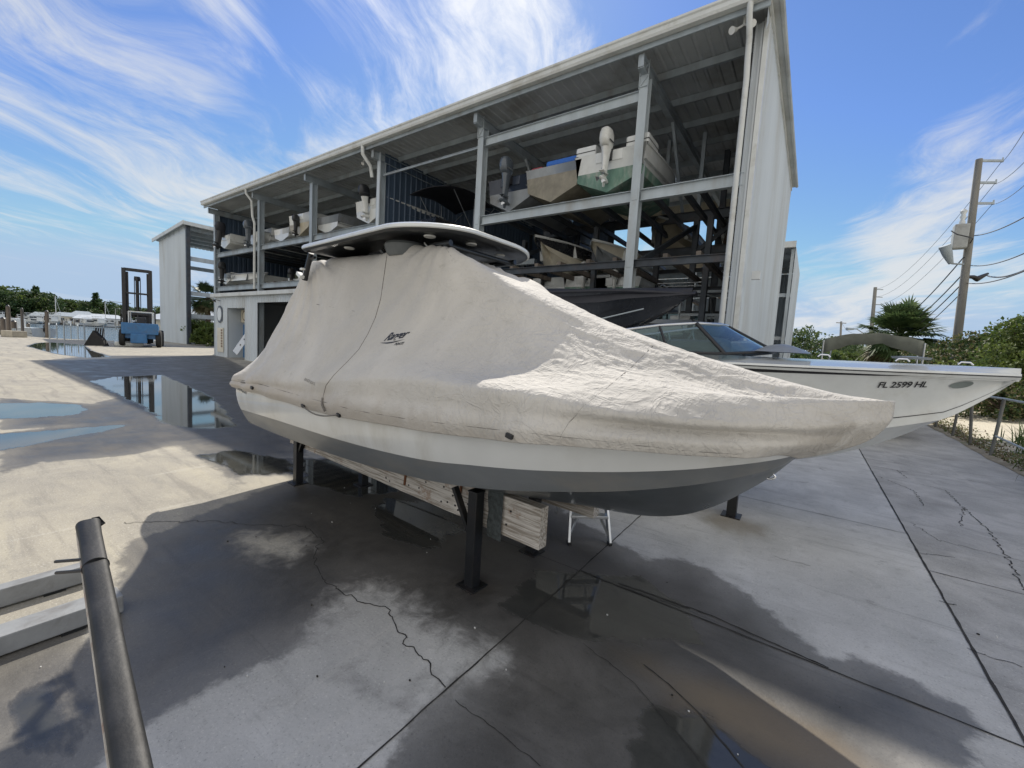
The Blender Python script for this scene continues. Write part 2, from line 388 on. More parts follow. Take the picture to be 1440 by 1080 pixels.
def ground_mat():
    m, nt, b = newmat('yard_concrete')
    pos = N(nt, 'ShaderNodeNewGeometry').outputs['Position']
    sp = N(nt, 'ShaderNodeSeparateXYZ'); nt.links.new(pos, sp.inputs[0]); X, Y = sp.outputs[0], sp.outputs[1]
    def at_(n_):
        a = N(nt, 'ShaderNodeAttribute'); a.attribute_name = n_; return a.outputs['Fac']
    big = noise(nt, pos, .35, 5, .6); mid = noise(nt, pos, 1.7, 7, .65, .4); fine = noise(nt, pos, 14, 6, .7); grain = noise(nt, pos, 70, 4, .78)
    streak = noise(nt, mapping(nt, pos, scale=(.5, 4.5, 1), rot=(0, 0, R_(-8))), .9, 6, .6, .3)
    # slabs: sandy warm yard on the left, smooth grey centre, rough grey slab on the right
    c = mixrgb(nt, sstep(nt, mid, .3, .7), (.30, .28, .235), (.385, .355, .285))
    c = mixrgb(nt, mth(nt, 'MULTIPLY', sstep(nt, streak, .5, .7), .5), c, (.42, .385, .29))
    c = mixrgb(nt, mth(nt, 'MULTIPLY', sstep(nt, streak, .48, .34), .6), c, (.19, .175, .15))
    c = mixrgb(nt, mth(nt, 'MULTIPLY', sstep(nt, noise(nt, mapping(nt, pos, scale=(.8, 2.2, 1), loc=(2, 4, 0)), 1.6, 8, .72, .9), .50, .64), .45), c, (.21, .20, .175))
    g2 = mixrgb(nt, sstep(nt, mid, .3, .72), (.46, .46, .44), (.60, .595, .57))
    g3 = mixrgb(nt, sstep(nt, mid, .35, .65), (.33, .325, .305), (.46, .45, .425))
    g3 = mixrgb(nt, mth(nt, 'MULTIPLY', sstep(nt, fine, .58, .72), .5), g3, (.38, .38, .36))
    c = mixrgb(nt, sstep(nt, mth(nt, 'ADD', X, mth(nt, 'MULTIPLY', big, 1.0)), -3.4, -.9), c, g2)
    c = mixrgb(nt, sstep(nt, X, 1.045, 1.065), c, g3)
    # far paving behind the first slabs
    c = mixrgb(nt, mth(nt, 'MULTIPLY', sstep(nt, big, .45, .6), .25), c, (.20, .19, .17))
    scuff = noise(nt, mapping(nt, pos, scale=(.35, 6, 1), rot=(0, 0, R_(-12))), 1.3, 7, .72, .8)
    scuff2 = noise(nt, mapping(nt, pos, scale=(5, .4, 1), rot=(0, 0, R_(9))), 1.1, 6, .7, .6)
    c = mixrgb(nt, mth(nt, 'MULTIPLY', sstep(nt, scuff, .54, .70), .40), c, (.17, .165, .155))
    c = mixrgb(nt, mth(nt, 'MULTIPLY', sstep(nt, scuff2, .56, .72), .30), c, (.56, .54, .48))
    blot = noise(nt, pos, 4.5, 8, .75, .5)
    c = mixrgb(nt, mth(nt, 'MULTIPLY', sstep(nt, blot, .52, .68), .25), c, (.22, .21, .19))
    oil = noise(nt, mapping(nt, pos, loc=(5, 9, 0)), 2.1, 5, .6, .4)
    c = mixrgb(nt, mth(nt, 'MULTIPLY', sstep(nt, oil, .66, .74), .45), c, (.09, .085, .075))
    # worn aggregate: pale and dark specks
    c = mixrgb(nt, mth(nt, 'MULTIPLY', sstep(nt, grain, .56, .70), .6), c, (.74, .72, .66))
    c = mixrgb(nt, mth(nt, 'MULTIPLY', sstep(nt, grain, .44, .30), .6), c, (.08, .08, .075))
    # rust stain under the stand by the bow; painted warmth of the sunlit strip
    def spot(x, y, r, colr, amt, cc, sx=1., sy=1.):
        dx = mth(nt, 'MULTIPLY', mth(nt, 'SUBTRACT', X, x), sx); dy = mth(nt, 'MULTIPLY', mth(nt, 'SUBTRACT', Y, y), sy)
        d = mth(nt, 'SQRT', mth(nt, 'ADD', mth(nt, 'MULTIPLY', dx, dx), mth(nt, 'MULTIPLY', dy, dy)))
        d = mth(nt, 'ADD', d, mth(nt, 'MULTIPLY', mth(nt, 'SUBTRACT', mid, .5), r * 1.2))
        return mixrgb(nt, mth(nt, 'MULTIPLY', sstep(nt, d, r, r * .2), amt), cc, colr)
    c = spot(-.55, 5.1, .45, (.20, .16, .09), .6, c)
    c = spot(-.1, 2.3, .8, (.50, .38, .22), .45, c, 1, 2.5)  # sunlit strip tinted warm in the ground colour
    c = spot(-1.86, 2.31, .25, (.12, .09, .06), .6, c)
    c = mixrgb(nt, mth(nt, 'MULTIPLY', sstep(nt, fine, .55, .70), .25), c, (.16, .155, .145))
    # damp, plus the building's shadow darkened in at far left
    wn = mth(nt, 'ADD', at_('wet_shade'), mth(nt, 'MULTIPLY', mth(nt, 'SUBTRACT', noise(nt, pos, 3.2, 6, .6), .5), .30))
    wn = mth(nt, 'ADD', wn, mth(nt, 'MULTIPLY', mth(nt, 'SUBTRACT', fine, .5), .16))
    wet_shade = mth(nt, 'MULTIPLY', mth(nt, 'ADD', mth(nt, 'MULTIPLY', sstep(nt, wn, .05, -.03), .72), mth(nt, 'MULTIPLY', sstep(nt, wn, .0, -.45), .28)), 1.0)
    dn = mth(nt, 'ADD', at_('dry'), mth(nt, 'MULTIPLY', mth(nt, 'SUBTRACT', noise(nt, pos, 6.5, 7, .66, .6), .5), .55))
    dry = sstep(nt, mth(nt, 'ADD', dn, mth(nt, 'MULTIPLY', mth(nt, 'SUBTRACT', fine, .5), .14)), .10, -.22)
    wet_shade = mth(nt, 'MULTIPLY', wet_shade, mth(nt, 'SUBTRACT', 1, mth(nt, 'MULTIPLY', dry, .92)))
    pn = mth(nt, 'ADD', at_('pud'), mth(nt, 'MULTIPLY', mth(nt, 'SUBTRACT', noise(nt, mapping(nt, pos, scale=(.55, 1.6, 1)), 3.5, 5, .6), .5), .34))
    pud = sstep(nt, pn, .03, -.05)
    wet_shade = mth(nt, 'MAXIMUM', wet_shade, sstep(nt, pn, .12, .0))
    damp = mixrgb(nt, sstep(nt, mid, .3, .7), (.185, .18, .175), (.32, .31, .30))
    cw = mixrgb(nt, 1.0, c, damp, 'MULTIPLY')
    cw = mixrgb(nt, .42, cw, (.040, .039, .038))
    cw = mixrgb(nt, mth(nt, 'MULTIPLY', sstep(nt, blot, .50, .66), .35), cw, (.10, .095, .085))
    c2 = mixrgb(nt, wet_shade, c, cw)
    c2 = spot(-.05, 2.35, .75, (.42, .32, .19), .24, c2, 1, 3)  # warm sunlight of the strip tinted again over the damp
    # dark, thin drying film inside the damp area
    c2 = mixrgb(nt, mth(nt, 'MULTIPLY', pud, .6), c2, (.03, .034, .032))
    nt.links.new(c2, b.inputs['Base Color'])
    rbase = mth(nt, 'ADD', .78, mth(nt, 'MULTIPLY', mth(nt, 'SUBTRACT', fine, .5), .25))
    rwet = mth(nt, 'ADD', .46, mth(nt, 'MULTIPLY', mth(nt, 'SUBTRACT', mid, .5), .7))
    def lerp(f, a, d):
        n_ = N(nt, 'ShaderNodeMix'); n_.data_type = 'FLOAT'; nt.links.new(f, n_.inputs[0])
        for i_, v_ in ((2, a), (3, d)):
            if isinstance(v_, bpy.types.NodeSocket): nt.links.new(v_, n_.inputs[i_])
            else: n_.inputs[i_].default_value = v_
        return n_.outputs[0]
    r = lerp(pud, lerp(wet_shade, rbase, rwet), .035)
    nt.links.new(r, b.inputs['Roughness'])
    h = mth(nt, 'ADD', mth(nt, 'MULTIPLY', grain, .5), mth(nt, 'MULTIPLY', fine, .8))
    h = mth(nt, 'MULTIPLY', h, mth(nt, 'SUBTRACT', 1, mth(nt, 'MULTIPLY', pud, .985)))
    bp = N(nt, 'ShaderNodeBump'); bp.inputs['Strength'].default_value = .38; bp.inputs['Distance'].default_value = .008
    nt.links.new(h, bp.inputs['Height']); nt.links.new(bp.outputs[0], b.inputs['Normal'])
    return m
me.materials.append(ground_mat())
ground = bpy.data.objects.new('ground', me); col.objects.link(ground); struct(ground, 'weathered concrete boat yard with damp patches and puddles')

# joints and cracks: thin sheets on the concrete
crack_mat = mat('crack_dirt', (.035, .033, .03), .95, var=.4, scale=8)
def ribbon(mb, pts, w, z=.004):
    pts = [Vector((p[0], p[1], z)) for p in pts]; L = []; Rr = []
    for i, p in enumerate(pts):
        d = (pts[min(i + 1, len(pts) - 1)] - pts[max(i - 1, 0)]).normalized(); n_ = Vector((-d.y, d.x, 0))
        ww = w * (.6 + .8 * abs(fnoise(i * .7, w * 100)))
        L.append(p + n_ * ww / 2); Rr.append(p - n_ * ww / 2)
    mb.grid([L, Rr])
def wig(a, b, n, amp, seed):
    out = []
    for i in range(n + 1):
        t = i / n; p = Vector(a).lerp(Vector(b), t)
        out.append((p[0] + amp * fnoise(t * n * .35, seed), p[1] + amp * fnoise(seed, t * n * .35), 0))
    return out
mb = MB()
for x0, y0, x1, y1, w_ in ((-1.37, -3, -1.37, 11, .012), (1.05, -3, 1.05, 12, .022), (-1.36, 3.06, 1.04, 3.04, .014), (-6, 6.2, 1.04, 6.2, .010), (1.06, 10.7, 3.3, 10.9, .012), (-6, 3.02, -1.38, 3.05, .006), (1.06, 5.2, 3.3, 5.25, .010)):
    L = math.hypot(x1 - x0, y1 - y0); ribbon(mb, wig((x0, y0, 0), (x1, y1, 0), int(L / .06), .006, x0), w_)
struct(mb.build('slab_joints', crack_mat), 'dark joints between the concrete slabs')
mb = MB()
def crk(px_, w_=.008, amp=.05, sd=1.):
    P = [gp(*p) for p in px_]
    for i in range(len(P) - 1):
        L = (P[i + 1] - P[i]).length; q = wig(P[i], P[i + 1], max(3, int(L / .025)), amp, sd + i)
        q[0] = (P[i].x, P[i].y, 0) if i == 0 else last; last = q[-1]; ribbon(mb, q, w_)
crk([(175, 735), (300, 733), (350, 738), (430, 740), (452, 760), (440, 785), (452, 810)], .007)
crk([(452, 810), (470, 828), (505, 845), (548, 858), (560, 890), (595, 930), (625, 965)], .009)
crk([(1225, 655), (1262, 662), (1275, 672)], .012); crk([(1262, 662), (1320, 668), (1440, 690)], .01)
crk([(1290, 680), (1330, 690), (1355, 715), (1350, 740)], .01); crk([(1355, 715), (1390, 745), (1420, 790), (1440, 830)], .012)
crk([(1235, 670), (1285, 690), (1300, 712)], .01); crk([(1290, 777), (1345, 785)], .008); crk([(1320, 845), (1350, 852)], .01); crk([(1360, 912), (1440, 940)], .007)
crk([(1280, 735), (1320, 760), (1440, 790)], .006); crk([(1090, 783), (1140, 797)], .005)
crk([(820, 905), (890, 960), (960, 1040), (1010, 1100)], .004, .02); crk([(640, 985), (700, 1030), (760, 1078)], .004, .02)
crk([(870, 820), (1000, 866), (1165, 940)], .014, .01); crk([(905, 935), (935, 958), (985, 1005), (1045, 1080)], .009, .01)
struct(mb.build('cracks', crack_mat), 'fine cracks running through the concrete')
# scattered paper scraps and pebbles on the damp floor
scrap = mat('pale_scrap', (.6, .6, .58), .7, var=.1)
mb = MB()
for i in range(110):
    x, y = random.uniform(-4.5, 2.5), random.uniform(.2, 5); r = random.choice((.003, .004, .007)) * random.uniform(.6, 1.5)
    a = random.random() * 6; n_ = 6
    top = [Vector((x + r * math.cos(a + k * PI / 3) * random.uniform(.7, 1.2), y + r * .7 * math.sin(a + k * PI / 3), .004 + r * .5)) for k in range(n_)]
    bot = [Vector((v.x, v.y, .001)) for v in top]; mb.grid([bot, top], i % 2, closed=True); mb.add(top, [tuple(range(n_))], i % 2)
o = mb.build('grit', [scrap, crack_mat]); tag(o, 'pale chips and dark grit strewn over the damp concrete', 'grit', kind='stuff')
# water
def water_mat():
    m, nt, b = newmat('canal_water')
    b.inputs['Base Color'].default_value = (.05, .09, .13, 1); b.inputs['Roughness'].default_value = .12; b.inputs['IOR'].default_value = 1.33
    pos = N(nt, 'ShaderNodeNewGeometry').outputs['Position']
    bp = N(nt, 'ShaderNodeBump'); bp.inputs['Strength'].default_value = .5; bp.inputs['Distance'].default_value = .25
    nt.links.new(noise(nt, mapping(nt, pos, scale=(.5, 1, 1)), .9, 5, .6), bp.inputs['Height']); nt.links.new(bp.outputs[0], b.inputs['Normal'])
    return m
mb = MB(); mb.add([(-3100, -2900, -.9), (-40, -2900, -.9), (-40, 2900, -.9), (-3100, 2900, -.9)], [(0, 1, 2, 3)])
wtr = mb.build('water', water_mat()); struct(wtr, 'rippled blue water of the marina basin')
# sand lot beyond the slab edge on the right
def sand_mat():
    m, nt, b = newmat('sandy_soil'); pos = N(nt, 'ShaderNodeNewGeometry').outputs['Position']
    a = noise(nt, pos, .8, 6, .65, .4); f = noise(nt, pos, 30, 4, .7); l = noise(nt, pos, 3, 6, .7)
    sp = N(nt, 'ShaderNodeSeparateXYZ'); nt.links.new(pos, sp.inputs[0])
    c = mixrgb(nt, sstep(nt, f, .3, .7), (.40, .36, .28), (.60, .56, .46))
    litter = mth(nt, 'MAXIMUM', sstep(nt, mth(nt, 'ADD', sp.outputs[0], mth(nt, 'MULTIPLY', l, .9)), 4.35, 3.6), sstep(nt, l, .56, .66))
    c = mixrgb(nt, mth(nt, 'MULTIPLY', litter, .85), c, (.13, .105, .065))
    c = mixrgb(nt, mth(nt, 'MULTIPLY', sstep(nt, a, .55, .65), .6), c, (.10, .12, .045))
    nt.links.new(c, b.inputs['Base Color']); b.inputs['Roughness'].default_value = .95
    bp = N(nt, 'ShaderNodeBump'); bp.inputs['Strength'].default_value = .6; bp.inputs['Distance'].default_value = .03
    nt.links.new(l, bp.inputs['Height']); nt.links.new(bp.outputs[0], b.inputs['Normal'])
    return m
P = []
for i in range(120):
    y = 2 + 118 * (i / 119) ** 1.6; row = []
    xe = 3.30 + .14 * fnoise(y * .8, 3) + .05 * fnoise(y * 5, 9) + max(0, (8 - y)) * .06
    for j in range(40):
        t = j / 39; x = xe + 90 * t ** 2.2
        z = .006 + min(.35, (x - xe) * .12) * (1 + .5 * fnoise(x * .5, y * .5)) + .03 * fnoise(x * 2, y * 2) * min(1, (x - xe) * 2)
        row.append((x, y, z))
    P.append(row)
mb = MB(); mb.grid(P); sandlot = mb.build('sand', sand_mat(), smooth=60); struct(sandlot, 'pale sandy ground with leaf litter beyond the slab edge')

# ================================================================== the covered boat
BA = R_(-4); BP = Vector((-5.35, 3.05, 0))
boat = empty('covered_boat', BP, BA, 'centre console boat under a grey beige canvas cover, set on wooden bunks', 'boat')
def bl(s, t, z):                                   # boat-local point to world
    return BP + Matrix.Rotation(BA, 3, 'Z') @ Vector((s, t, z))
# plan and profile of the hull (s from the stern, near side is t<0)
S_ = [-.12, 1, 2.4, 3.3, 3.8, 4.2, 4.6, 4.9, 5.15, 5.35, 5.5, 5.6]
HB = [.90, .95, .97, .965, .94, .89, .78, .65, .49, .32, .17, .03]
ZS = [1.20, 1.21, 1.23, 1.28, 1.32, 1.35, 1.39, 1.42, 1.45, 1.48, 1.51, 1.54]
SC = [-.0, 1, 2.4, 3.3, 3.8, 4.2, 4.6, 4.9, 5.08, 5.2, 5.3, 5.36]
CB = [.80, .83, .84, .83, .79, .72, .60, .44, .30, .18, .08, .01]
CZ = [.70, .72, .77, .84, .90, .97, 1.05, 1.12, 1.17, 1.21, 1.26, 1.31]
SK = [.02, 1, 2.4, 3.3, 3.8, 4.2, 4.55, 4.8, 4.98, 5.12, 5.25, 5.36]
KZ = [.44, .46, .52, .58, .63, .68, .73, .81, .92, 1.04, 1.17, 1.31]
BZ = [.86, .91, .95, 1.0, 1.06, 1.11, 1.17, 1.22, 1.26, 1.29, 1.32, 1.35]   # top of the bottom paint
def hull_pts(u, side):
    f = lambda a: float(np.interp(u, range(12), a))
    cs = lambda a: float(catmull(range(12), a, u))
    sh = Vector((cs(S_), side * cs(HB), cs(ZS))); ch = Vector((cs(SC), side * cs(CB), cs(CZ))); k = Vector((cs(SK), 0, cs(KZ)))
    return sh, ch, k, cs(BZ)
U = np.linspace(0, 11, 90)
mt, mw, mbk = MB(), MB(), MB()
for side in (-1, 1):
    A1, A2, A3, A4 = [], [], [], []
    for u in U:
        sh, ch, k, bz = hull_pts(u, side)
        tb = min(.98, max(.02, (bz - ch.z) / max(.01, sh.z - ch.z)))
        def side_pt(t):                            # flare: concave towards the bow
            p = ch.lerp(sh, t); fl = .05 * math.sin(PI * t) * (1 - u / 11 * 1.9)
            return Vector((p.x, p.y + side * fl, p.z))
        A1.append([side_pt(tb + (1 - tb) * q / 8) for q in range(9)])
        A2.append([side_pt(tb * q / 4) for q in range(5)])
        st = ch + Vector((0, -side * .045 * min(1, (11 - u) / 3), -.004))
        bt = [st]
        for q in range(1, 6):
            p = st.lerp(k, q / 5); p.z -= .02 * math.sin(PI * q / 5) * (1 - u / 11); bt.append(p)
        A3.append([ch, st]); A4.append(bt)
    mt.grid(A1); mw.grid(A2); mbk.grid(A3); mbk.grid(A4)
sh0, ch0, k0, bz0 = hull_pts(0, -1)
def mir(p): return Vector((p.x, -p.y, p.z))
tbz = (bz0 - ch0.z) / (sh0.z - ch0.z); wl = ch0.lerp(sh0, tbz)
mt.add([wl, sh0, mir(sh0), mir(wl)], [(0, 1, 2, 3)]); mw.add([ch0, wl, mir(wl), mir(ch0), k0], [(0, 1, 2, 3, 4)])
mt.build('hull', mat('stained_gelcoat', (.60, .61, .59), .2, var=.05, scale=1.4, dirt=(.42, .40, .34), dirt_amt=.55, dirt_scale=1.3, coat=.4, stretch=(1, 1, .55)), boat, smooth=35); mw.build('boot_band', bottomgrey, boat, smooth=35)
bottom_dk = mat('dark_bottom_paint', (.075, .085, .09), .3, var=.12, dirt=(.12, .13, .12), dirt_amt=.4, coat=.2)
mbk.build('hull_bottom', bottom_dk, boat, smooth=25)
# printed name low on the stern quarter
def on_hull(u, t, side=-1, off=.003):
    sh, ch, k, bz = hull_pts(u, side); p = ch.lerp(sh, t); fl = .05 * math.sin(PI * t) * (1 - u / 11 * 1.9)
    return Vector((p.x, p.y + side * (fl + off), p.z))
def hullproj(co):                                  # text x along the hull, y up, near side
    return on_hull(.02 + co.x * .9, .80 + co.y * 2.0 - co.x * .10)
text_mesh('hull_lettering', 'RANGER', .085, Matrix.Identity(4), ink, boat, ext=.0, shear=.5, bold=.0012, proj=hullproj, spacing=1.25)
# bow eye
mb = MB(); e0 = Vector((5.205, 0, 1.185))
pts = [e0 + Vector((.034 * math.sin(a) + .03, -.01, -.012 + .018 * math.cos(a))) for a in np.linspace(-.4, 2 * PI - 1.2, 14)]
mb.tube(pts, .006, 8); mb.build('bow_eye', chrome, boat, smooth=50)

# ---- the canvas cover
cS  = [-.30, -.12, .2, .55, .9, 1.5, 2.1, 2.6, 2.95, 3.3, 3.7, 4.2, 4.7, 5.0, 5.25, 5.45, 5.6, 5.70]
cZc = [1.28, 1.62, 1.99, 2.33, 2.60, 2.60, 2.60, 2.58, 2.46, 2.34, 2.20, 2.00, 1.84, 1.76, 1.70, 1.66, 1.64, 1.62]
cTr = [.60, .52, .48, .46, .46, .46, .46, .44, .40, .31, .25, .18, .12, .09, .07, .06, .04, .02]
cZr = [1.27, 1.60, 1.97, 2.31, 2.58, 2.55, 2.54, 2.56, 2.53, 2.37, 2.16, 1.965, 1.82, 1.745, 1.69, 1.655, 1.635, 1.62]
cHb = [.86, .93, .96, .975, .98, .985, .99, .99, .985, .98, .965, .915, .80, .68, .52, .36, .20, .06]
cZs = [1.25, 1.26, 1.28, 1.30, 1.34, 1.38, 1.44, 1.50, 1.54, 1.56, 1.56, 1.555, 1.55, 1.55, 1.56, 1.57, 1.59, 1.60]
cZh = [1.12, 1.13, 1.14, 1.145, 1.15, 1.15, 1.155, 1.18, 1.20, 1.22, 1.25, 1.29, 1.335, 1.35, 1.36, 1.36, 1.34, 1.31]
# bow rail bulge: lateral place and height
cTv = [.80] * 9 + [.72, .66, .52, .36, .27, .20, .14, .09, .04]
cZv = [None] * 18
NS, NV = 260, 150
sv = np.concatenate([np.linspace(-.30, 3.2, 130), np.linspace(3.2, 5.70, 240)[1:]])
Zc, Tr, Zr, Hb, Zs, Zh = [catmull(cS, a, sv) for a in (cZc, cTr, cZr, cHb, cZs, cZh)]
def profile(i, v):
    """v 0..1 from the centre line out to the hem -> (t,z)"""
    zc, tr, zr, hb, zs, zh = Zc[i], Tr[i], Zr[i], Hb[i], Zs[i], Zh[i]; s = sv[i]
    drop = zr - zs; span = hb - tr
    bow = float(np.clip((s - 4.25) / .5, 0, 1)); bow = bow * bow * (3 - 2 * bow)
    ends = float(np.clip((5.66 - s) / .3, 0, 1)) * 1.
    sag = drop * (.10 + .12 * float(np.exp(-((s - 3.75) / .45) ** 2)))
    railz = 1.625 + .02 * (s - 4.8); railt = tr + (hb - tr) * .66
    K = [(0, 0, zc), (.12, tr, zr)]
    for q in (.25, .5, .75):
        t_ = tr + span * q; z_ = zr - drop * q - sag * math.sin(PI * q)
        if bow > 0:
            vz = {.25: -.065, .5: -.06, .75: .03}[q]
            zb = (zr * (1 - q) + railz * q) + vz * ends if q < .7 else railz
            z_ = z_ * (1 - bow) + zb * bow
        K.append((.12 + .48 * q, t_, z_))
    K.append((.60, hb + .0, zs - (.02 * bow)))
    K.append((.66, hb + .018, zs - .05)); K.append((.76, hb + .012 - .05 * bow * ends, (zs * .55 + zh * .45))); K.append((.88, hb + .034, (zs * .28 + zh * .72))); K.append((1, hb + .012, zh))
    ks = [k[0] for k in K]
    return float(catmull(ks, [k[1] for k in K], v)), float(catmull(ks, [k[2] for k in K], v))
vv = np.concatenate([np.linspace(0, .12, 12)[:-1], np.linspace(.12, .60, 72)[:-1], np.linspace(.60, 1, 40)])
def wrinkle(s, t, z, v, side):
    d = 0.0
    # long tension folds fanning down from the rear corner of the frame
    dx, dzz = s - .95, 2.62 - z; rr = math.hypot(dx, dzz)
    if rr > .05:
        a = math.atan2(dx, dzz)
        d += .026 * math.sin(a * 19 + 1.2 * side + 2.5 * fnoise(s, z)) * math.exp(-rr / .75) * min(1, rr * 4) * (1 if dx > -.6 else 0)
    dx, dzz = s - 2.95, 2.66 - z; rr = math.hypot(dx, dzz)
    if rr > .05:
        a = math.atan2(dx, dzz); d += .020 * math.sin(a * 15 + 2) * math.exp(-rr / .6) * min(1, rr * 4)
    # broad slack in the cloth
    d += .022 * fnoise(s * .9, z * 1.4 + side * 3, 2) + .016 * fnoise(s * 2.4, t * 3 + z * 2, 5 + side)
    # bunched wrinkles on the foredeck
    k = max(0, min(1, (s - 3.4) / .6)) * max(0, min(1, (5.5 - s) / .3)) * (1 - max(0, min(1, (v - .58) / .1)))
    n1 = fnoise(s * 3.2 + t * 2.5, t * 9 - s * 5, 8); n2 = fnoise(s * 9 + 3, t * 19, 4 + side)
    def rg(x, y, q): return (1 - min(1, abs(fnoise(x, y, q)) * 3.2)) ** 2
    wx, wy = s + .25 * fnoise(s * 2, t * 4, 31), t + .12 * fnoise(s * 3, t * 3, 41)
    d += k * (.0052 * rg(wx * 2.6 + wy * 2.2, wy * 8 - wx * 2.0, 11) + .0030 * rg(wx * 6.5 - wy * 5, wy * 13 + wx * 4, 17) - .003)
    d += (1 - k) * .0035 * rg(wx * 1.3 + z * .6, z * 3.0 - wx * 1.2, 23 + side)
    d += k * (.0030 * (abs(n1) * 2 - .5) + .0022 * (1 - abs(n2) * 4) + .0015 * fnoise(s * 30 + t * 12, t * 26 - s * 9, 3))
    # sagging scallops near the hem
    h = max(0, (v - .62) / .38)
    # diagonal pulls running from the gunwale up to the top frame, and a slack roll above the hem
    d += .007 * (1 - k) * math.sin((s * 1.6 - z * 2.2) * 7 + 3 * fnoise(s * .8, z)) * max(0, fnoise(s * 1.1 + 5, z * 1.3, 7) + .15) * 2
    d += .007 * math.exp(-((v - .80 - .03 * fnoise(s * 1.2, 3)) / .045) ** 2) * (.6 + fnoise(s * .9, 12))
    d += h * (.010 * fnoise(s * 3.5, z * 3 + side, 1) + .006 * math.sin(s * 6 + 4 * fnoise(s, 2)) )
    d += (1 - k) * .0035 * fnoise(s * 8, z * 9, side)
    return d
for side in (1,):
    P = []
    for i in range(len(sv)):
        s = float(sv[i]); left, right = [], []
        for v in vv:
            t, z = profile(i, float(v))
            tip = max(0, (s - 5.2) / .5); so_ = s
            if v > .6: so_ = s - ((v - .6) / .4) ** 1.9 * (.34 * min(1, tip) ** 1.1) 
            if s < .05: so_ = s + (1 - v) * 0 
            for sd, lst in ((-1, left), (1, right)):
                lift = (-.10 * math.exp(-((s - 2.9) / .28) ** 2) * max(0, 1 - max(0, v - .12) / .3)) if sd > 0 and v > .05 else 0
                d = wrinkle(s, t * sd, z, v, sd); flat = 1 if v < .12 else max(0, 1 - (v - .12) * 1.4)
                if v < .1: d *= .5
                lst.append((so_ + 0, sd * (t + d * (1 - flat * .6)), z + d * flat + lift))
        P.append(left[::-1] + right[1:])
    mb = MB(); mb.grid(P)
    for e_ in (P[0], ):                                # the stern flap
        low = [(p[0] + .03, p[1], min(p[2], 1.12)) for p in e_]; mb.grid([e_, low])
def canvas_mat():
    m, nt, b = newmat('beige_canvas')
    tc = N(nt, 'ShaderNodeTexCoord').outputs['Object']; sp = N(nt, 'ShaderNodeSeparateXYZ'); nt.links.new(tc, sp.inputs[0])
    a = noise(nt, tc, 1.1, 6, .62, .5); f = noise(nt, tc, 7, 6, .7, .2); wv_ = noise(nt, tc, 260, 2, .5)
    c = mixrgb(nt, sstep(nt, a, .3, .7), (.43, .413, .375), (.53, .508, .462))
    c = mixrgb(nt, mth(nt, 'MULTIPLY', sstep(nt, f, .55, .75), .35), c, (.31, .295, .26))
    # grime that gathered along the hem and the bow
    low = sstep(nt, mth(nt, 'ADD', sp.outputs[2], mth(nt, 'MULTIPLY', mth(nt, 'SUBTRACT', f, .5), .35)), 1.42, 1.20)
    c = mixrgb(nt, mth(nt, 'MULTIPLY', low, .50), c, (.29, .245, .19))
    bw = mth(nt, 'MULTIPLY', sstep(nt, sp.outputs[0], 5.0, 5.6), sstep(nt, sp.outputs[2], 1.62, 1.5))
    bw = mth(nt, 'MULTIPLY', bw, sstep(nt, noise(nt, tc, 5, 7, .7, .6), .42, .62))
    c = mixrgb(nt, mth(nt, 'MULTIPLY', bw, .5), c, (.22, .19, .15))
    st = sstep(nt, noise(nt, mapping(nt, tc, scale=(1, 1, 2.2)), 3.3, 7, .72, .8), .60, .72)
    c = mixrgb(nt, mth(nt, 'MULTIPLY', st, .38), c, (.24, .23, .19))
    sp1 = noise(nt, tc, 38, 3, .7); c = mixrgb(nt, mth(nt, 'MULTIPLY', sstep(nt, sp1, .60, .74), .30), c, (.26, .245, .21))
    nt.links.new(c, b.inputs['Base Color']); b.inputs['Roughness'].default_value = .82
    b.inputs['Sheen Weight'].default_value = .15
    bp = N(nt, 'ShaderNodeBump'); bp.inputs['Strength'].default_value = .5; bp.inputs['Distance'].default_value = .012
    def ridged(v_, sc, dist):
        n_ = noise(nt, v_, sc, 3, .55, dist); q_ = mth(nt, 'ABSOLUTE', mth(nt, 'SUBTRACT', n_, .5))
        return mth(nt, 'POWER', mth(nt, 'SUBTRACT', 1.0, mth(nt, 'MULTIPLY', q_, 5.0), clamp=True), 3.0)
    r1 = ridged(mapping(nt, tc, scale=(1, 1.5, 1.5), rot=(.3, .5, .2)), 4.2, .9); r2 = ridged(mapping(nt, tc, scale=(1.4, 1, .9), rot=(.1, -.6, .4)), 9, 1.2)
    cr = noise(nt, mapping(nt, tc, scale=(1, 1.6, 1.6)), 9, 5, .6, 1.4)
    fd = sstep(nt, sp.outputs[0], 3.0, 4.0)
    h = mth(nt, 'ADD', mth(nt, 'MULTIPLY', cr, .7), mth(nt, 'MULTIPLY', wv_, .05))
    h = mth(nt, 'ADD', h, mth(nt, 'MULTIPLY', r1, mth(nt, 'ADD', .30, mth(nt, 'MULTIPLY', fd, .5))))
    h = mth(nt, 'ADD', h, mth(nt, 'MULTIPLY', r2, mth(nt, 'ADD', .12, mth(nt, 'MULTIPLY', fd, .35))))
    nt.links.new(h, bp.inputs['Height']); nt.links.new(bp.outputs[0], b.inputs['Normal'])
    return m
canvas = canvas_mat(); MATS['canvas'] = canvas
cover = mb.build('cover', canvas, boat, smooth=75)
so2 = cover.modifiers.new('thickness', 'SOLIDIFY'); so2.thickness = .004; so2.offset = 1
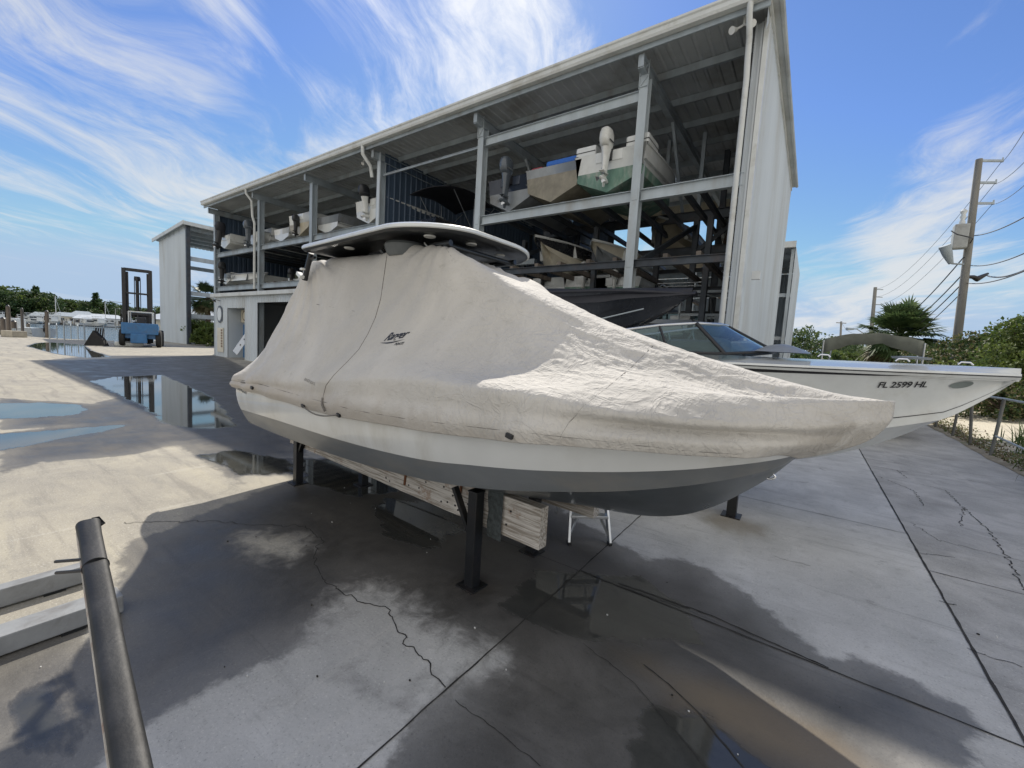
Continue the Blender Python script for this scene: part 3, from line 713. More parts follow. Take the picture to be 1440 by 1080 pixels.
# place points on the near side of the cover: (s, z) -> surface
from mathutils.bvhtree import BVHTree
bvh = BVHTree.FromPolygons([Vector(v) for v in mb.v], mb.f)
def on_cover(s, z, off=.006, t0=-3, dirn=1):
    h = bvh.ray_cast(Vector((s, t0, z)), Vector((0, dirn, 0)))
    if h[0] is None: return None
    n_ = h[1] if h[1].y * dirn < 0 else -h[1]
    return h[0] + n_ * off
RB = Matrix.Rotation(-BA, 3, 'Z')
def cover_px(x, y, off=.006):                      # where a feature seen in the photograph lies on the cloth
    o_ = RB @ (CP - BP); d_ = RB @ ray(x, y); h = bvh.ray_cast(o_, d_)
    if h[0] is None: return None
    n_ = h[1] if h[1].dot(d_) < 0 else -h[1]
    return h[0] + n_ * off
seam_m = mat('seam_tape', (.16, .15, .135), .85, var=.2)
def seam(pxs, r, n_=10, name='seam', m=None):
    pts = []
    for i in range(len(pxs) - 1):
        for k in range(n_):
            t = k / n_; p = cover_px(pxs[i][0] * (1 - t) + pxs[i + 1][0] * t, pxs[i][1] * (1 - t) + pxs[i + 1][1] * t, r * .3)
            if p is not None: pts.append(p)
    mb = MB()
    if len(pts) > 2: mb.tube(pts, r, 6); return mb.build(name, m or seam_m, boat, smooth=60)
seam([(545, 357), (541, 385), (536, 420), (528, 448), (518, 470), (505, 492), (490, 508), (470, 528), (459, 542), (455, 558), (456, 578)], .0052, 6)
seam([(445, 428), (500, 438), (528, 439), (570, 432), (610, 434), (660, 443), (700, 449)], .0028)
seam([(625, 345), (640, 370), (665, 405), (695, 443), (701, 449), (735, 412)], .0028)
seam([(701, 449), (660, 490), (625, 522), (604, 530), (588, 555), (577, 578), (574, 598)], .0028)
seam([(918, 487), (890, 515), (855, 545), (820, 572), (800, 595), (786, 618)], .0035)
seam([(314, 531), (355, 537), (420, 556), (500, 577), (580, 590), (700, 604), (830, 618), (960, 633), (1060, 640)], .0035, 8)
# tie loops and buckles along the hem
for (x, y), L in (((356, 545), 0), ((428, 570), 0), ((478, 583), 0), ((718, 612), 0)):
    p = cover_px(x, y, .012) or on_cover(1, 1.2)
    mb = MB(); mb.box(p, (.045, .02, .026), 0, Matrix.Rotation(.2, 3, 'Y')); mb.build('buckle', black_plastic, boat, bevel=.004)
mb = MB(); p0, p1 = cover_px(430, 571, .02), cover_px(478, 582, .02)
mb.tube([p0.lerp(p1, t) + Vector((0, -.012 * math.sin(PI * t), -.035 * math.sin(PI * t))) for t in np.linspace(0, 1, 10)], .006, 6)
mb.build('strap', seam_m, boat, smooth=60); mb = MB()
p0, p1 = cover_px(455, 560, .01), cover_px(460, 577, .02); mb.tube([p0, p0.lerp(p1, .5) + Vector((-.01, -.01, 0)), p1], .008, 6)
mb.build('strap', seam_m, boat, smooth=60); mb = MB()
p0 = cover_px(340, 538, .01); p1 = cover_px(356, 547, .01)
mb.tube([p0, p0.lerp(p1, .4) + Vector((.02, -.012, .025)), p1], .007, 6)
mb.build('strap', seam_m, boat, smooth=60)
# maker's script printed on the cloth
C0 = cover_px(541, 478, 0); C1 = cover_px(572, 470, 0)
def script_proj(sc_, ox, oz):
    def f(co):
        s, z = ox + co.x * sc_, oz + co.y * sc_ + co.x * sc_ * .16
        p = on_cover(s, z, .006); return p if p is not None else Vector((s, -1, z))
    return f
text_mesh('cover_emblem', 'Ranger', .088, Matrix.Identity(4), ink, boat, ext=0, shear=.55, bold=.0014, proj=script_proj(1., C0.x + .0, C0.z - .012), spacing=.9)
text_mesh('cover_emblem', 'BOATS', .026, Matrix.Identity(4), ink, boat, ext=0, shear=.3, bold=.001, proj=script_proj(1., C0.x + .17, C0.z - .040))
mb = MB(); f_ = script_proj(1., C0.x - .03, C0.z - .018)
a_ = [f_(Vector((x, -.008 - .012 * math.sin(x * 10), 0))) for x in np.linspace(0, .27, 24)]; b__ = [f_(Vector((x, -.008 - .012 * math.sin(x * 10) - .010 * math.sin(PI * min(1, x / .27)), 0))) for x in np.linspace(0, .27, 24)]
mb.grid([a_, b__]); mb.build('cover_emblem', ink, boat)
text_mesh('cover_stamp', 'RANGER BOATS', .032, Matrix.Identity(4), seam_m, boat, ext=0, shear=.2, bold=.0003, proj=(lambda o_: (lambda co: on_cover(o_.x + co.x, o_.z + co.y - co.x * .08, .005) or Vector((0, -1, 1))))(cover_px(428, 535, 0)))

# ---- hard top
HT = boat
plan = []
def rrect(s0, s1, w0, w1, rf, rb, n_=10):
    """rounded plan outline from rear-near corner, going round"""
    out = []
    cs_ = [(s0 + rb, -w0 + rb, PI, 1.5 * PI, rb), (s1 - rf, -w1 + rf, 1.5 * PI, 2 * PI, rf), (s1 - rf, w1 - rf, 0, .5 * PI, rf), (s0 + rb, w0 - rb, .5 * PI, PI, rb)]
    for cx, cy, a0, a1, r in cs_:
        for k in range(n_ + 1):
            a = a0 + (a1 - a0) * k / n_; out.append((cx + r * math.cos(a), cy + r * math.sin(a)))
    return out
def slab(mb, outl, z, cam=None):                       # camber function over (s,t)
    P = [[Vector((s, t, zz + (cam(s, t) if cam else 0))) for s, t in outl] for zz in z]
    mb.grid(P, closed=True)
def cam_(s, t): return .05 * (1 - (t / .75) ** 2) - .035 * max(0, (s - 2.6)) ** 2
HS0, HS1, HW = 1.16, 3.14, .76
def ring(off, n_=12): return rrect(HS0 + off, HS1 - off * 1.4, HW - off * .8, HW - off, max(.05, .50 - off * .8), max(.03, .10 - off), n_)
def ttop_z(s, t): return 2.615 + .04 * (1 - (t / .75) ** 2) + .03 * math.sin((s - HS0) / (HS1 - HS0) * PI)
def ringpts(off, dz): return [Vector((s, t, ttop_z(s, t) + dz)) for s, t in ring(off)]
mb = MB(); mb.grid([ringpts(.012, .006), ringpts(.0, .012), ringpts(.0, .034), ringpts(.02, .046), ringpts(.10, .060)], closed=True)
c_ = ringpts(.10, .060); mb.add(c_, [tuple(range(len(c_)))])
mb.build('hard_top', gelwhite, boat, smooth=50)
mb = MB(); rs = [ringpts(.012, .006), ringpts(.03, -.012), ringpts(.13, -.012), ringpts(.16, .006), ringpts(.30, .008)]
mb.grid(rs, closed=True); c_ = ringpts(.30, .008); mb.add(c_, [tuple(range(len(c_)))])
under = mat('dark_underside', (.014, .016, .018), .3, var=.3, dirt=(.05, .05, .05), dirt_amt=.4)
mb.build('underside', under, boat, smooth=40)
# light bar rim of the front, speakers and lamps let into the underside
for s, t in ((2.8, -.45), (2.9, -.08), (2.85, .35), (1.7, -.52)):
    mb = MB(); mb.lathe([(.045, -.02), (.05, -.026), (.045, -.034), (.0, -.03)], 12, Matrix.Translation((s, t, ttop_z(s, t) + .005)))
    mb.build('courtesy_lamp', white_cowl, boat, smooth=50)
mb = MB(); mb.lathe([(.0, 0), (.17, 0), (.18, -.02), (.16, -.08), (.14, -.11), (.0, -.11)], 20, Matrix.Translation((2.45, -.42, 2.61)))
mb.build('speaker_pod', mat('speaker_grey', (.10, .11, .11), .5), boat, smooth=40)
mb = MB(); mb.box((2.05, -.28, 2.54), (.34, .30, .11)); mb.build('electronics_box', black_plastic, boat, bevel=.015)
mb = MB()
for sgn in (-1, 1):
    mb.tube([(1.3, sgn * .40, 2.56), (3.0, sgn * .40, 2.575)], .024, 8)
    mb.tube([(1.55, sgn * .40, 2.56), (1.75, sgn * .36, 2.2), (1.85, sgn * .32, 1.4)], .024, 8)
    mb.tube([(2.75, sgn * .38, 2.57), (2.65, sgn * .36, 2.2), (2.6, sgn * .32, 1.4)], .024, 8)
    mb.tube([(2.2, sgn * .5, 2.575), (2.35, sgn * .38, 2.35)], .018, 8)
for s in (1.4, 2.1, 2.95): mb.tube([(s, -.42, 2.565), (s, .42, 2.565)], .020, 8)
mb.build('top_frame', mat('dark_tube', (.05, .055, .06), .35, .6), boat, smooth=50)
# rod holders hanging off the rear edge
for k, t in enumerate((-.62, -.35, -.05, .25, .55)):
    mb = MB(); mb.tube([(HS0 - .02, t, 2.62), (HS0 - .09, t, 2.50), (HS0 - .16, t, 2.36)], [.028, .026, .03], 10)
    mb.tube([(HS0 + .06, t, 2.57), (HS0 - .06, t, 2.56)], .014, 6)
    mb.build('rod_holder', black_plastic if k % 2 == 0 else alu, boat, smooth=50)
mb = MB(); mb.box((HS0 - .17, -.66, 2.40), (.10, .05, .035), 0, Matrix.Rotation(.5, 3, 'Y')); mb.box((HS0 - .12, -.66, 2.46), (.05, .04, .02)); mb.build('stern_light', white_cowl, boat, bevel=.006)
# tie-up lines from the cloth to the top
mb = MB(); mb.tube([(2.80, -.44, 2.53), (2.70, -.42, 2.60)], .006, 6)
mb.build('tie_line', trim_white, boat, smooth=60)
# shallow-water anchor standing folded at the transom
for t_ in (.62,):
    anc = MB(); a0 = Vector((-.55, t_, .95)); a1 = Vector((-.66, t_, 2.43))
    anc = MB(); 
    for dy in (-.045, .045): anc.beam((-.42, t_ + dy, .9), (-.60, t_ + dy, 2.42), .02, .07)
    anc.beam((-.36, t_, .9), (-.50, t_, 2.30), .05, .05)
    anc.beam((-.60, t_ - .06, 2.38), (-.60, t_ + .06, 2.38), .06, .06)
    for k in range(6):
        p = Vector((-.42, t_, .95)).lerp(Vector((-.60, t_, 2.40)), k / 5.2); anc.beam(p + Vector((0, -.07, 0)), p + Vector((0, .07, 0)), .02, .02)
    anc.beam((-.05, t_, .95), (-.45, t_, .95), .10, .10)
    ao = anc.build('shallow_water_anchor', black_plastic, boat, bevel=.004)

# ================================================================== stands, bunks, ladder
def wood_bunk_mat():
    m, nt, b = newmat('peeling_painted_wood'); tc = N(nt, 'ShaderNodeTexCoord').outputs['Object']
    g = noise(nt, mapping(nt, tc, scale=(.12, 3, 3)), 26, 6, .7, .3); a = noise(nt, tc, 5, 6, .7)
    c = mixrgb(nt, sstep(nt, g, .38, .6), (.24, .21, .17), (.56, .53, .48))
    c = mixrgb(nt, mth(nt, 'MULTIPLY', sstep(nt, a, .56, .66), .6), c, (.22, .12, .06))
    nt.links.new(c, b.inputs['Base Color']); b.inputs['Roughness'].default_value = .9
    bp = N(nt, 'ShaderNodeBump'); bp.inputs['Strength'].default_value = .7; bp.inputs['Distance'].default_value = .006
    nt.links.new(g, bp.inputs['Height']); nt.links.new(bp.outputs[0], b.inputs['Normal']); return m
bunkm = wood_bunk_mat()
for t_, lab in ((-.36, 'long timber bunk with peeling white paint, under the near side of the covered boat'), (.40, 'timber bunk in the shade under the far side of the covered boat')):
    bk = empty('timber_bunk', bl(0, t_, 0), BA, lab, 'timber bunk', 'timber bunks under the covered boat')
    mb = MB(); P = []
    for i in range(41):
        s = .2 + (4.02 - .2) * i / 40; q = .004 * fnoise(s * 3, t_ * 9); z1 = .705 + .02 * (s / 4) + .004 * fnoise(s * 6, 2); z0 = .435 + .003 * fnoise(s * 5, 7)
        P.append([(s, -.045 + q, z0), (s, -.045 + q, z1), (s, .045 + q, z1), (s, .045 + q, z0)])
    mb.grid(P, closed=True); mb.add(P[0], [(0, 1, 2, 3)]); mb.add(P[-1], [(0, 1, 2, 3)])
    mb.build('plank', bunkm, bk, bevel=.004)
    mb = MB(); mb.b2((.2, -.05, .735), (3.70, .05, .752)); mb.build('carpet_strip', carpet, bk)
    if t_ < 0:
        mb = MB(); P = []
        for i in range(12):
            z = .76 - .37 * i / 11
            P.append([(3.56 + .14 * k / 6 + .008 * fnoise(z * 9, k), -.052 - .012 * (1 + fnoise(k * .8, z * 8)), z + .02 * fnoise(k, 3) * (i / 11)) for k in range(7)])
        mb.grid(P); mb.build('carpet_flap', carpet, bk, smooth=60)
        for s, z in ((2.55, .6), (3.25, .62)):
            mb = MB(); mb.box((s, -.053, z), (.022, .008, .19), 0, Matrix.Rotation(.12, 3, 'Y')); mb.build('bracket', mat('rusty_iron', (.13, .05, .02), .8, var=.4), bk)
        mb = MB()
        for k in range(30):
            s = 2.2 + 1.6 * random.random(); mb.box((s, -.047, .47 + .23 * random.random()), (.012, .008, .012))
        nh = mb.build('nail_holes', ink, bk); nh['kind'] = 'stuff'
def post(s, t, lab, brace=None, h=.735, first=None):
    e = empty('boat_stand_post', bl(s, t, 0), BA, lab, 'stand post', 'black steel posts that carry the bunks')
    mb = MB(); w_ = .085
    mb.box((0, 0, h / 2), (w_, w_, h)); mb.box((0, 0, h - .006), (w_ + .01, w_ + .01, .012))
    mb.build('post', black_paint, e, bevel=.006)
    mb = MB(); mb.box((0, 0, .006), (.17, .17, .012)); mb.build('base_plate', black_paint, e, bevel=.002)
    if brace:
        mb = MB(); mb.beam((brace * .045, 0, .40), (brace * .23, 0, .70), .05, .03); mb.build('brace', black_paint, e, bevel=.003)
    return e
post(3.50, -.49, 'black steel post nearest the camera, its top showing in front of the timber bunk', -1)
post(.50, -.44, 'black steel post under the stern of the covered boat with a brace on its right', 1)
post(3.50, .26, 'short black post behind the bunk end, standing in a puddle')
post(1.04, .10, 'far black post seen in shadow between the two rear stands')
post(4.66, 2.62, 'black post on dry concrete to the right of the ladder, under the bow') if False else None
# spare post of the next boat stand
e = empty('boat_stand_post', (-.57, 5.35, 0), 0, 'lone black post on the dry concrete behind the bow of the covered boat', 'stand post', 'black steel posts that carry the bunks')
mb = MB(); mb.box((0, 0, .42), (.10, .10, .84)); mb.build('post', black_paint, e, bevel=.006); mb = MB(); mb.box((0, 0, .006), (.2, .2, .012)); mb.build('base_plate', black_paint, e)
# step ladder
la = gp(800, 765); lb = gp(857, 766)
yaw = math.atan2(lb.y - la.y, lb.x - la.x)
lad = empty('step_ladder', (la + lb) / 2, yaw, 'small aluminium step ladder on the concrete behind the covered boat', 'ladder')
hw = (lb - la).length / 2
for sgn in (-1, 1):
    mb = MB(); mb.beam((sgn * hw, 0, .01), (sgn * hw * .72, .34, .95), .022, .055); mb.build('rail', alu, lad, bevel=.003)
    mb = MB(); mb.beam((sgn * hw * .9, .72, .01), (sgn * hw * .68, .38, .93), .018, .03); mb.build('rear_leg', alu, lad, bevel=.002)
    mb = MB(); mb.box((sgn * hw, 0, .012), (.035, .06, .03)); mb.build('foot', black_plastic, lad, bevel=.004)
for z in (.24, .48, .72):
    f = z / .95; mb = MB(); mb.box((0, .34 * f, z), (2 * hw * (1 - .28 * f), .085, .025)); mb.build('tread', alu, lad, bevel=.003)
mb = MB(); mb.box((0, .36, .955), (2 * hw * .74, .14, .02)); mb.build('top_cap', alu, lad, bevel=.004)
for sgn in (-1, 1):
    mb = MB(); mb.beam((sgn * hw * .95, .015, .08), (sgn * hw * .55, .08, .235), .012, .022); mb.build('corner_brace', alu, lad)

# ================================================================== padded post and painted beams in the left foreground
pt = (CP + ray(124, 738) * 2.62 * 1.0); pb = (CP + ray(186, 1085) * 1.62)
dv = (pb - pt).normalized(); kb = (pb.z - .0) / -dv.z; pbb = pb + dv * kb
pp = empty('padded_post', (pbb.x, pbb.y, 0), 0, 'black rubber sleeved post slanting across the bottom left corner', 'post')
off = Vector((pbb.x, pbb.y, 0))
mb = MB(); L = (pbb - pt).length; M_ = dv.to_track_quat('Z', 'Y').to_matrix(); P = []
n_ = 28
for i in range(61):
    d = L * i / 60; c_ = pt + dv * d - off; r = .037; ring_ = []
    for k in range(n_):
        a = 2 * PI * k / n_; q = 1 + .05 * fnoise(d * 3, math.cos(a) * 2, math.sin(a)) + (.10 * max(0, 1 - d / .06) * math.cos(2 * a))
        sqr = (abs(math.cos(a)) ** 3 + abs(math.sin(a)) ** 3) ** (-1 / 3)
        ring_.append(c_ + M_ @ Vector((r * q * sqr * math.cos(a) * .95, r * q * sqr * math.sin(a) * .8, 0)))
    P.append(ring_)
mb.grid(P, closed=True)
rub = mat('rubber_sleeve', (.007, .008, .009), .6, var=.4, scale=6, dirt=(.04, .04, .042), dirt_amt=.5, dirt_scale=5, bump=.12, bscale=70)
mb.build('sleeve', rub, pp, smooth=50)
mb = MB(); c_ = [p for p in P[0]]; cc = pt - off - dv * .03
mb.add([v * 1.0 for v in c_] + [cc + (M_ @ Vector((.0, .0, 0)))], [(k, (k + 1) % n_, n_) for k in range(n_)])
fl = [pt - off + M_ @ Vector(v) for v in ((.03, -.025, .0), (.055, -.015, -.012), (.035, .025, -.01), (.01, .03, 0), (.025, .0, .01))]
mb.add(fl, [(0, 1, 2, 3, 4)]); mb.build('torn_cap', rub, pp)
mb = MB(); mb.tube([pt - off + dv * .02 + M_ @ Vector((-.034, -.016, 0)), pbb - off + M_ @ Vector((-.034, -.016, 0))], .0045, 8)
mb.build('edge_strip', mat('pale_edge', (.45, .42, .36), .7, var=.2, dirt=(.2, .08, .04), dirt_amt=.7, dirt_scale=8), pp)
mb = MB(); mb.tube([pt - off + dv * .34 + M_ @ Vector((0, 0, 0)) * 1, pt - off + dv * .343], .039, 24); mb.build('seam_ring', rub, pp)
for k, dd in enumerate((.28, .36)):
    mb = MB(); a_ = pt - off + dv * dd; mb.tube([a_, a_ + CR @ Vector((-.15, -.012, 0))], .006, 6); mb.build('bolt', black_paint, pp)
for k, (x0, x1, h_, lab) in enumerate(((-3.99, -3.90, .13, 'narrow painted steel beam lying on the sandy concrete, the farther of two'), (-3.47, -3.32, .12, 'wide painted steel beam on the damp ground, the nearer of two'))):
    e = empty('painted_beam', ((x0 + x1) / 2, -.6, 0), 0, lab, 'beam', 'painted beams at the left edge')
    w_ = x1 - x0; mb = MB()
    mb.b2((-w_ / 2, -1.6, .012), (w_ / 2, 1.27, h_)); mb.build('beam', mat('chalky_painted_steel', (.25, .26, .265), .6, var=.2, dirt=(.12, .11, .10), dirt_amt=.6, dirt_scale=5, bump=.2), e, bevel=.008)
    mb = MB(); mb.b2((-w_ / 2 - .01, 1.0, 0.0), (w_ / 2 + .01, 1.1, .012)); mb.b2((-w_ / 2 - .01, -1.2, 0), (w_ / 2 + .01, -1.1, .012)); mb.build('foot_pad', black_paint, e)

# ================================================================== the dry-stack rack building
rk = empty('boat_rack_building', (-18, 12.3, 0), 0, 'three storey open boat storage rack with a long pale eave over the yard', 'rack building')
O = Vector((-18, 12.3, 0))
def W(*a): return [Vector(p) - O for p in a]
def part(mb, name, m, parent=rk, **k):
    if parent is rk:
        mb.v = [tuple(Vector(v) - O) for v in mb.v]
    return mb.build(name, m, parent, **k)
XL, XR, YE, YF, YB = -32.80, -1.545, 11.0, 11.6, 23.4
def zr(y): return 9.60
def corr_grid(mb, o, u, v, L, H, pitch=.3, depth=.035, mi=0, nrm=None):
    """corrugated sheet: origin o, run u (ribs repeat along it), height v"""
    o, u, v = Vector(o), Vector(u).normalized(), Vector(v).normalized(); nrm = u.cross(v) if nrm is None else Vector(nrm); n_ = int(L / pitch); pitch = L / n_; lo, hi = [], []
    for i in range(n_):
        for f, d in ((0, 0), (.62, 0), (.72, 1), (.90, 1)):
            p = o + u * (pitch * (i + f)) + nrm * (depth * d); lo.append(p); hi.append(p + v * H)
    p = o + u * L; lo.append(p); hi.append(p + v * H); mb.grid([lo, hi], mi)
# roof skin, seen mostly from below
mb = MB(); corr_grid(mb, (XL - .06, YE, zr(YE) + .14), (1, 0, 0), (0, YB - YE, zr(YB) - zr(YE)), XR - XL + .35, math.hypot(YB - YE, zr(YB) - zr(YE)), .31, .035, nrm=(0, 0, -1))
part(mb, 'roof', sheet_grey)
mb = MB(); mb.add([(XL - .06, YE, zr(YE) + .20), (XR + .1, YE, zr(YE) + .20), (XR + .1, YB, zr(YB) + .20), (XL - .06, YB, zr(YB) + .20)], [(0, 1, 2, 3)]); part(mb, 'roof_top', sheet_pale)
mb = MB(); prof = [(YE - .02, zr(YE) + .02), (YE - .16, zr(YE) + .02), (YE - .19, zr(YE) + .08), (YE - .19, zr(YE) + .17), (YE - .22, zr(YE) + .20), (YE - .22, zr(YE) + .25), (YE + .0, zr(YE) + .27), (YE + .0, zr(YE) + .02)]
mb.grid([[(XL - .08, y, z) for y, z in prof], [(XR + .06, y, z) for y, z in prof]]); 
mb.add([(XL - .08, y, z) for y, z in prof], [tuple(range(8))]); mb.add([(XR + .06, y, z) for y, z in prof], [tuple(range(8))])
part(mb, 'gutter', trim_white)
mb = MB(); mb.b2((XL - .2, YE + .01, zr(YE) - .10), (XR + .05, YE + .06, zr(YE) + .12)); part(mb, 'eave_strut', steel_grey)
for x in (XL - .06, XR + .035):
    mb = MB(); mb.beam((x, YE, zr(YE) + .12), (x, YB, zr(YB) + .12), .05, .24); part(mb, 'rake_trim', trim_white)
for y in (12.45, 13.9, 15.4, 16.9, 18.4, 19.9, 21.4, 22.9, 23.8):
    mb = MB(); z = zr(y) + .0; mb.b2((XL, y - .01, z - .1), (XR, y + .012, z + .10)); mb.b2((XL, y, z - .10), (XR, y + .07, z - .085)); part(mb, 'purlin', steel_grey)
CX = [-32.6, -26.4, -20.85, -15.56, -10.0, -4.36]
for i, x in enumerate(CX):
    mb = MB(); mb.ibeam((x, YE + .15, zr(YE) - .26), (x, YB - .1, zr(YB) - .26), .16, .32, .015)
    mb.box((x, YE + .14, zr(YE) - .24), (.15, .012, .30)); part(mb, 'rafter', steel_grey)
    mb = MB(); mb.ibeam((x, YF, 0), (x, YF, zr(YF) - .42), .24, .28, .02, up=(0, 1, 0)); mb.box((x, YF, .02), (.4, .4, .04))
    for zz in (4.3, 6.1): mb.box((x, YF - .145, zz), (.16, .012, .3))
    part(mb, 'column', steel_pale if i in (4, 5) else steel_grey)
    if i > 3:
        mb = MB(); c_ = (x, YF)
        zt = zr(YF) - .42
        for a, b in (((-.12, -.16, zt - .35), (-.12, -.16, zt + .33)), ((.12, -.16, zt - .35), (.12, -.16, zt + .33)), ((-.12, -.16, zt - .3), (.12, -.16, zt - .3)), ((-.12, -.16, zt - .3), (.12, -.16, zt - .02)), ((-.12, -.16, zt - .02), (.12, -.16, zt + .26)), ((-.12, -.16, zt + .28), (.12, -.16, zt + .28))):
            mb.beam((x + a[0], YF + a[1], a[2]), (x + b[0], YF + b[1], b[2]), .02, .02)
        part(mb, 'lattice_cap', steel_pale)
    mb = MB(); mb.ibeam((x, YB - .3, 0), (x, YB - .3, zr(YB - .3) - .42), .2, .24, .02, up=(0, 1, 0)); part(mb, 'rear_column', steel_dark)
# shelf beams, front and middle
def fb(name, x0, x1, y, z, w_, h, m): 
    mb = MB(); mb.ibeam((x0, y, z), (x1, y, z), w_, h, .015); part(mb, name, m)
for i in range(3):
    x0, x1 = CX[i] + .12, CX[i + 1] - .12
    fb('shelf_beam', x0, x1, YF, 6.56, .16, .28, steel_grey); fb('shelf_beam', x0, x1, YF, 4.39, .16, .28, steel_grey)
    for z in (6.56, 4.39): fb('rear_shelf_beam', x0, x1, YB - .7, z, .16, .28, steel_dark)
fb('shelf_beam', CX[4] + .12, CX[5] - .12, YF, 6.09, .16, .30, steel_pale)
fb('shelf_beam', CX[5] + .12, -1.75, YF, 6.09, .16, .30, steel_pale)
fb('header_beam', CX[4] + .12, CX[5] - .12, YF, 8.72, .14, .28, steel_pale)
fb('header_beam', CX[3] + .12, CX[4] - .12, YF, 8.62, .06, .08, steel_grey)
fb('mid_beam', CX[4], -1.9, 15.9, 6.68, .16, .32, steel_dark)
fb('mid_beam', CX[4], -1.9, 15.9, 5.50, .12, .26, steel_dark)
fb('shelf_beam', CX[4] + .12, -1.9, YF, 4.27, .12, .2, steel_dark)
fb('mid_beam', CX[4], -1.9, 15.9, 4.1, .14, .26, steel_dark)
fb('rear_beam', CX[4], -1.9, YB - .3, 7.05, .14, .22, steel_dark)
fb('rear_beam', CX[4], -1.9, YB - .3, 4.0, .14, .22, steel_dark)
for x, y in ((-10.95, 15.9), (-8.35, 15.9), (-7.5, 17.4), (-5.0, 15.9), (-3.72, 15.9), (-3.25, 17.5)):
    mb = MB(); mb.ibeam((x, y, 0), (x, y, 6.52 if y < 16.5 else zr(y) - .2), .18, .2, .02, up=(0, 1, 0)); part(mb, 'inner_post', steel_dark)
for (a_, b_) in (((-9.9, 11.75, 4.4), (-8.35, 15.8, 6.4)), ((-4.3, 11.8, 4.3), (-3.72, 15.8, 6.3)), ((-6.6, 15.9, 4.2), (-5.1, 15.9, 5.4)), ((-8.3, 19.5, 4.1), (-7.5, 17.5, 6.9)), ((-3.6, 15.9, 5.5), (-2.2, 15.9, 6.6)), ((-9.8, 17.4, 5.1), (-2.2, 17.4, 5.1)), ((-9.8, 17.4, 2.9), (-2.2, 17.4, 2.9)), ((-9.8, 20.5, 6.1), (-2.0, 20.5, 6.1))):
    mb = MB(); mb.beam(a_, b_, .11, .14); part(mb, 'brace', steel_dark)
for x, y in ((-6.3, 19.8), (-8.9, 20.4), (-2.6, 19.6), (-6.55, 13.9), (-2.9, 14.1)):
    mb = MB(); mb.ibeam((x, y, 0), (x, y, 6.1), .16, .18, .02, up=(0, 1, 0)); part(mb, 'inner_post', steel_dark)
for x, y in ((-4.9, 15.9), (-3.72, 15.9)):
    mb = MB(); mb.beam((x, y, 6.9), (x, y, zr(y) - .15), .12, .14, up=(0, 1, 0)); part(mb, 'king_post', steel_grey)
for (x0, x1) in ((-4.36, -4.36), (-10, -10), (-20.85, -20.85), (-26.4, -26.4)):
    mb = MB(); mb.beam((x0 + .02, 14.2, zr(14.2) - .4), (x0 + .02, 16.4, 6.8), .09, .1); part(mb, 'knee_brace', steel_grey)
# bunk rails running from front to back that carry the stored boats
rails = []
for x0, x1, z, ks in ((-26.4, -32.5, 6.56, 3), (-20.85, -26.4, 6.56, 3), (-15.6, -20.8, 6.56, 3), (-4.4, -9.9, 6.09, 3), (-1.8, -4.3, 6.09, 2), (-26.4, -32.5, 4.39, 3), (-20.8, -26.4, 4.39, 3), (-4.4, -9.9, 4.27, 3), (-1.8, -4.3, 4.27, 1)):
    for k in range(ks):
        xc = x0 + (x1 - x0) * (k + .5) / ks
        for dx in (-.42, .42):
            mb = MB(); mb.b2((xc + dx - .06, YF + .1, z + .10), (xc + dx + .06, YB - .5, z + .24)); part(mb, 'bunk_rail', steel_dark if z > 5 else wood_grey)
# rear wall of the closed left bays, partition, left end wall
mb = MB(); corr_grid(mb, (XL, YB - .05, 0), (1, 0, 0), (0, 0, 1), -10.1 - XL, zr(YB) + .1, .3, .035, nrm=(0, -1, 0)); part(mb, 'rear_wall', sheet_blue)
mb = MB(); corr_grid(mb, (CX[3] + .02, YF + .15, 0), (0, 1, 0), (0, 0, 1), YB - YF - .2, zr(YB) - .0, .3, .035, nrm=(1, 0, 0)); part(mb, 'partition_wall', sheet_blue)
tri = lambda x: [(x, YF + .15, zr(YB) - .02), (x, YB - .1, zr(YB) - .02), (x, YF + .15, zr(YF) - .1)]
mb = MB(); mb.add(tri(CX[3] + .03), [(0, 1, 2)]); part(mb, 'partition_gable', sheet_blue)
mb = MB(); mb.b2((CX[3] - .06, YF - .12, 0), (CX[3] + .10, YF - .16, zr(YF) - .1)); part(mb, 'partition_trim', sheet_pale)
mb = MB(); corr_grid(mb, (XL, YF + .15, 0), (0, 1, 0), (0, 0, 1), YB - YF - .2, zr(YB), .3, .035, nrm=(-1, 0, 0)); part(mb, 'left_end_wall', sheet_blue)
# cream strip painted in for the light on the roof underside at the rear
mb = MB(); corr_grid(mb, (-10.0, YB, zr(YB) - .45), (1, 0, 0), (0, 0, 1), 8.3, .5, .22, .03, nrm=(0, -1, 0)); part(mb, 'lit_roof_edge', sheet_lit)
# right end wall: corrugated cladding over girts, wide front jamb
mb = MB(); corr_grid(mb, (XR, YF, .05), (0, 1, 0), (0, 0, 1), YB - YF - .1, zr(YB) - .05, .2, .03, nrm=(1, 0, 0))
mb.add([(XR, YF, zr(YB)), (XR, YB - .1, zr(YB)), (XR, YF, zr(YF) + .0), (XR, YE + .15, zr(YE) + .02), (XR, YE + .15, zr(YE) - .5)], [(0, 1, 2), (0, 2, 3, 4)])
part(mb, 'right_end_wall', sheet_pale)
mb = MB(); mb.b2((XR - .25, YF - .04, .03), (XR - .10, YF + .02, zr(YF) - .05)); mb.b2((XR - .27, YF - .07, .03), (XR - .22, YF - .04, zr(YF) - .05)); mb.b2((XR - .15, YF - .075, .03), (XR - .10, YF - .04, zr(YF) - .05)); part(mb, 'jamb_facing', sheet_pale, bevel=.006)
mb = MB(); mb.b2((XR - .09, YF - .10, .03), (XR + .02, YF + .10, zr(YF) + .0)); part(mb, 'corner_trim', trim_white, bevel=.01)
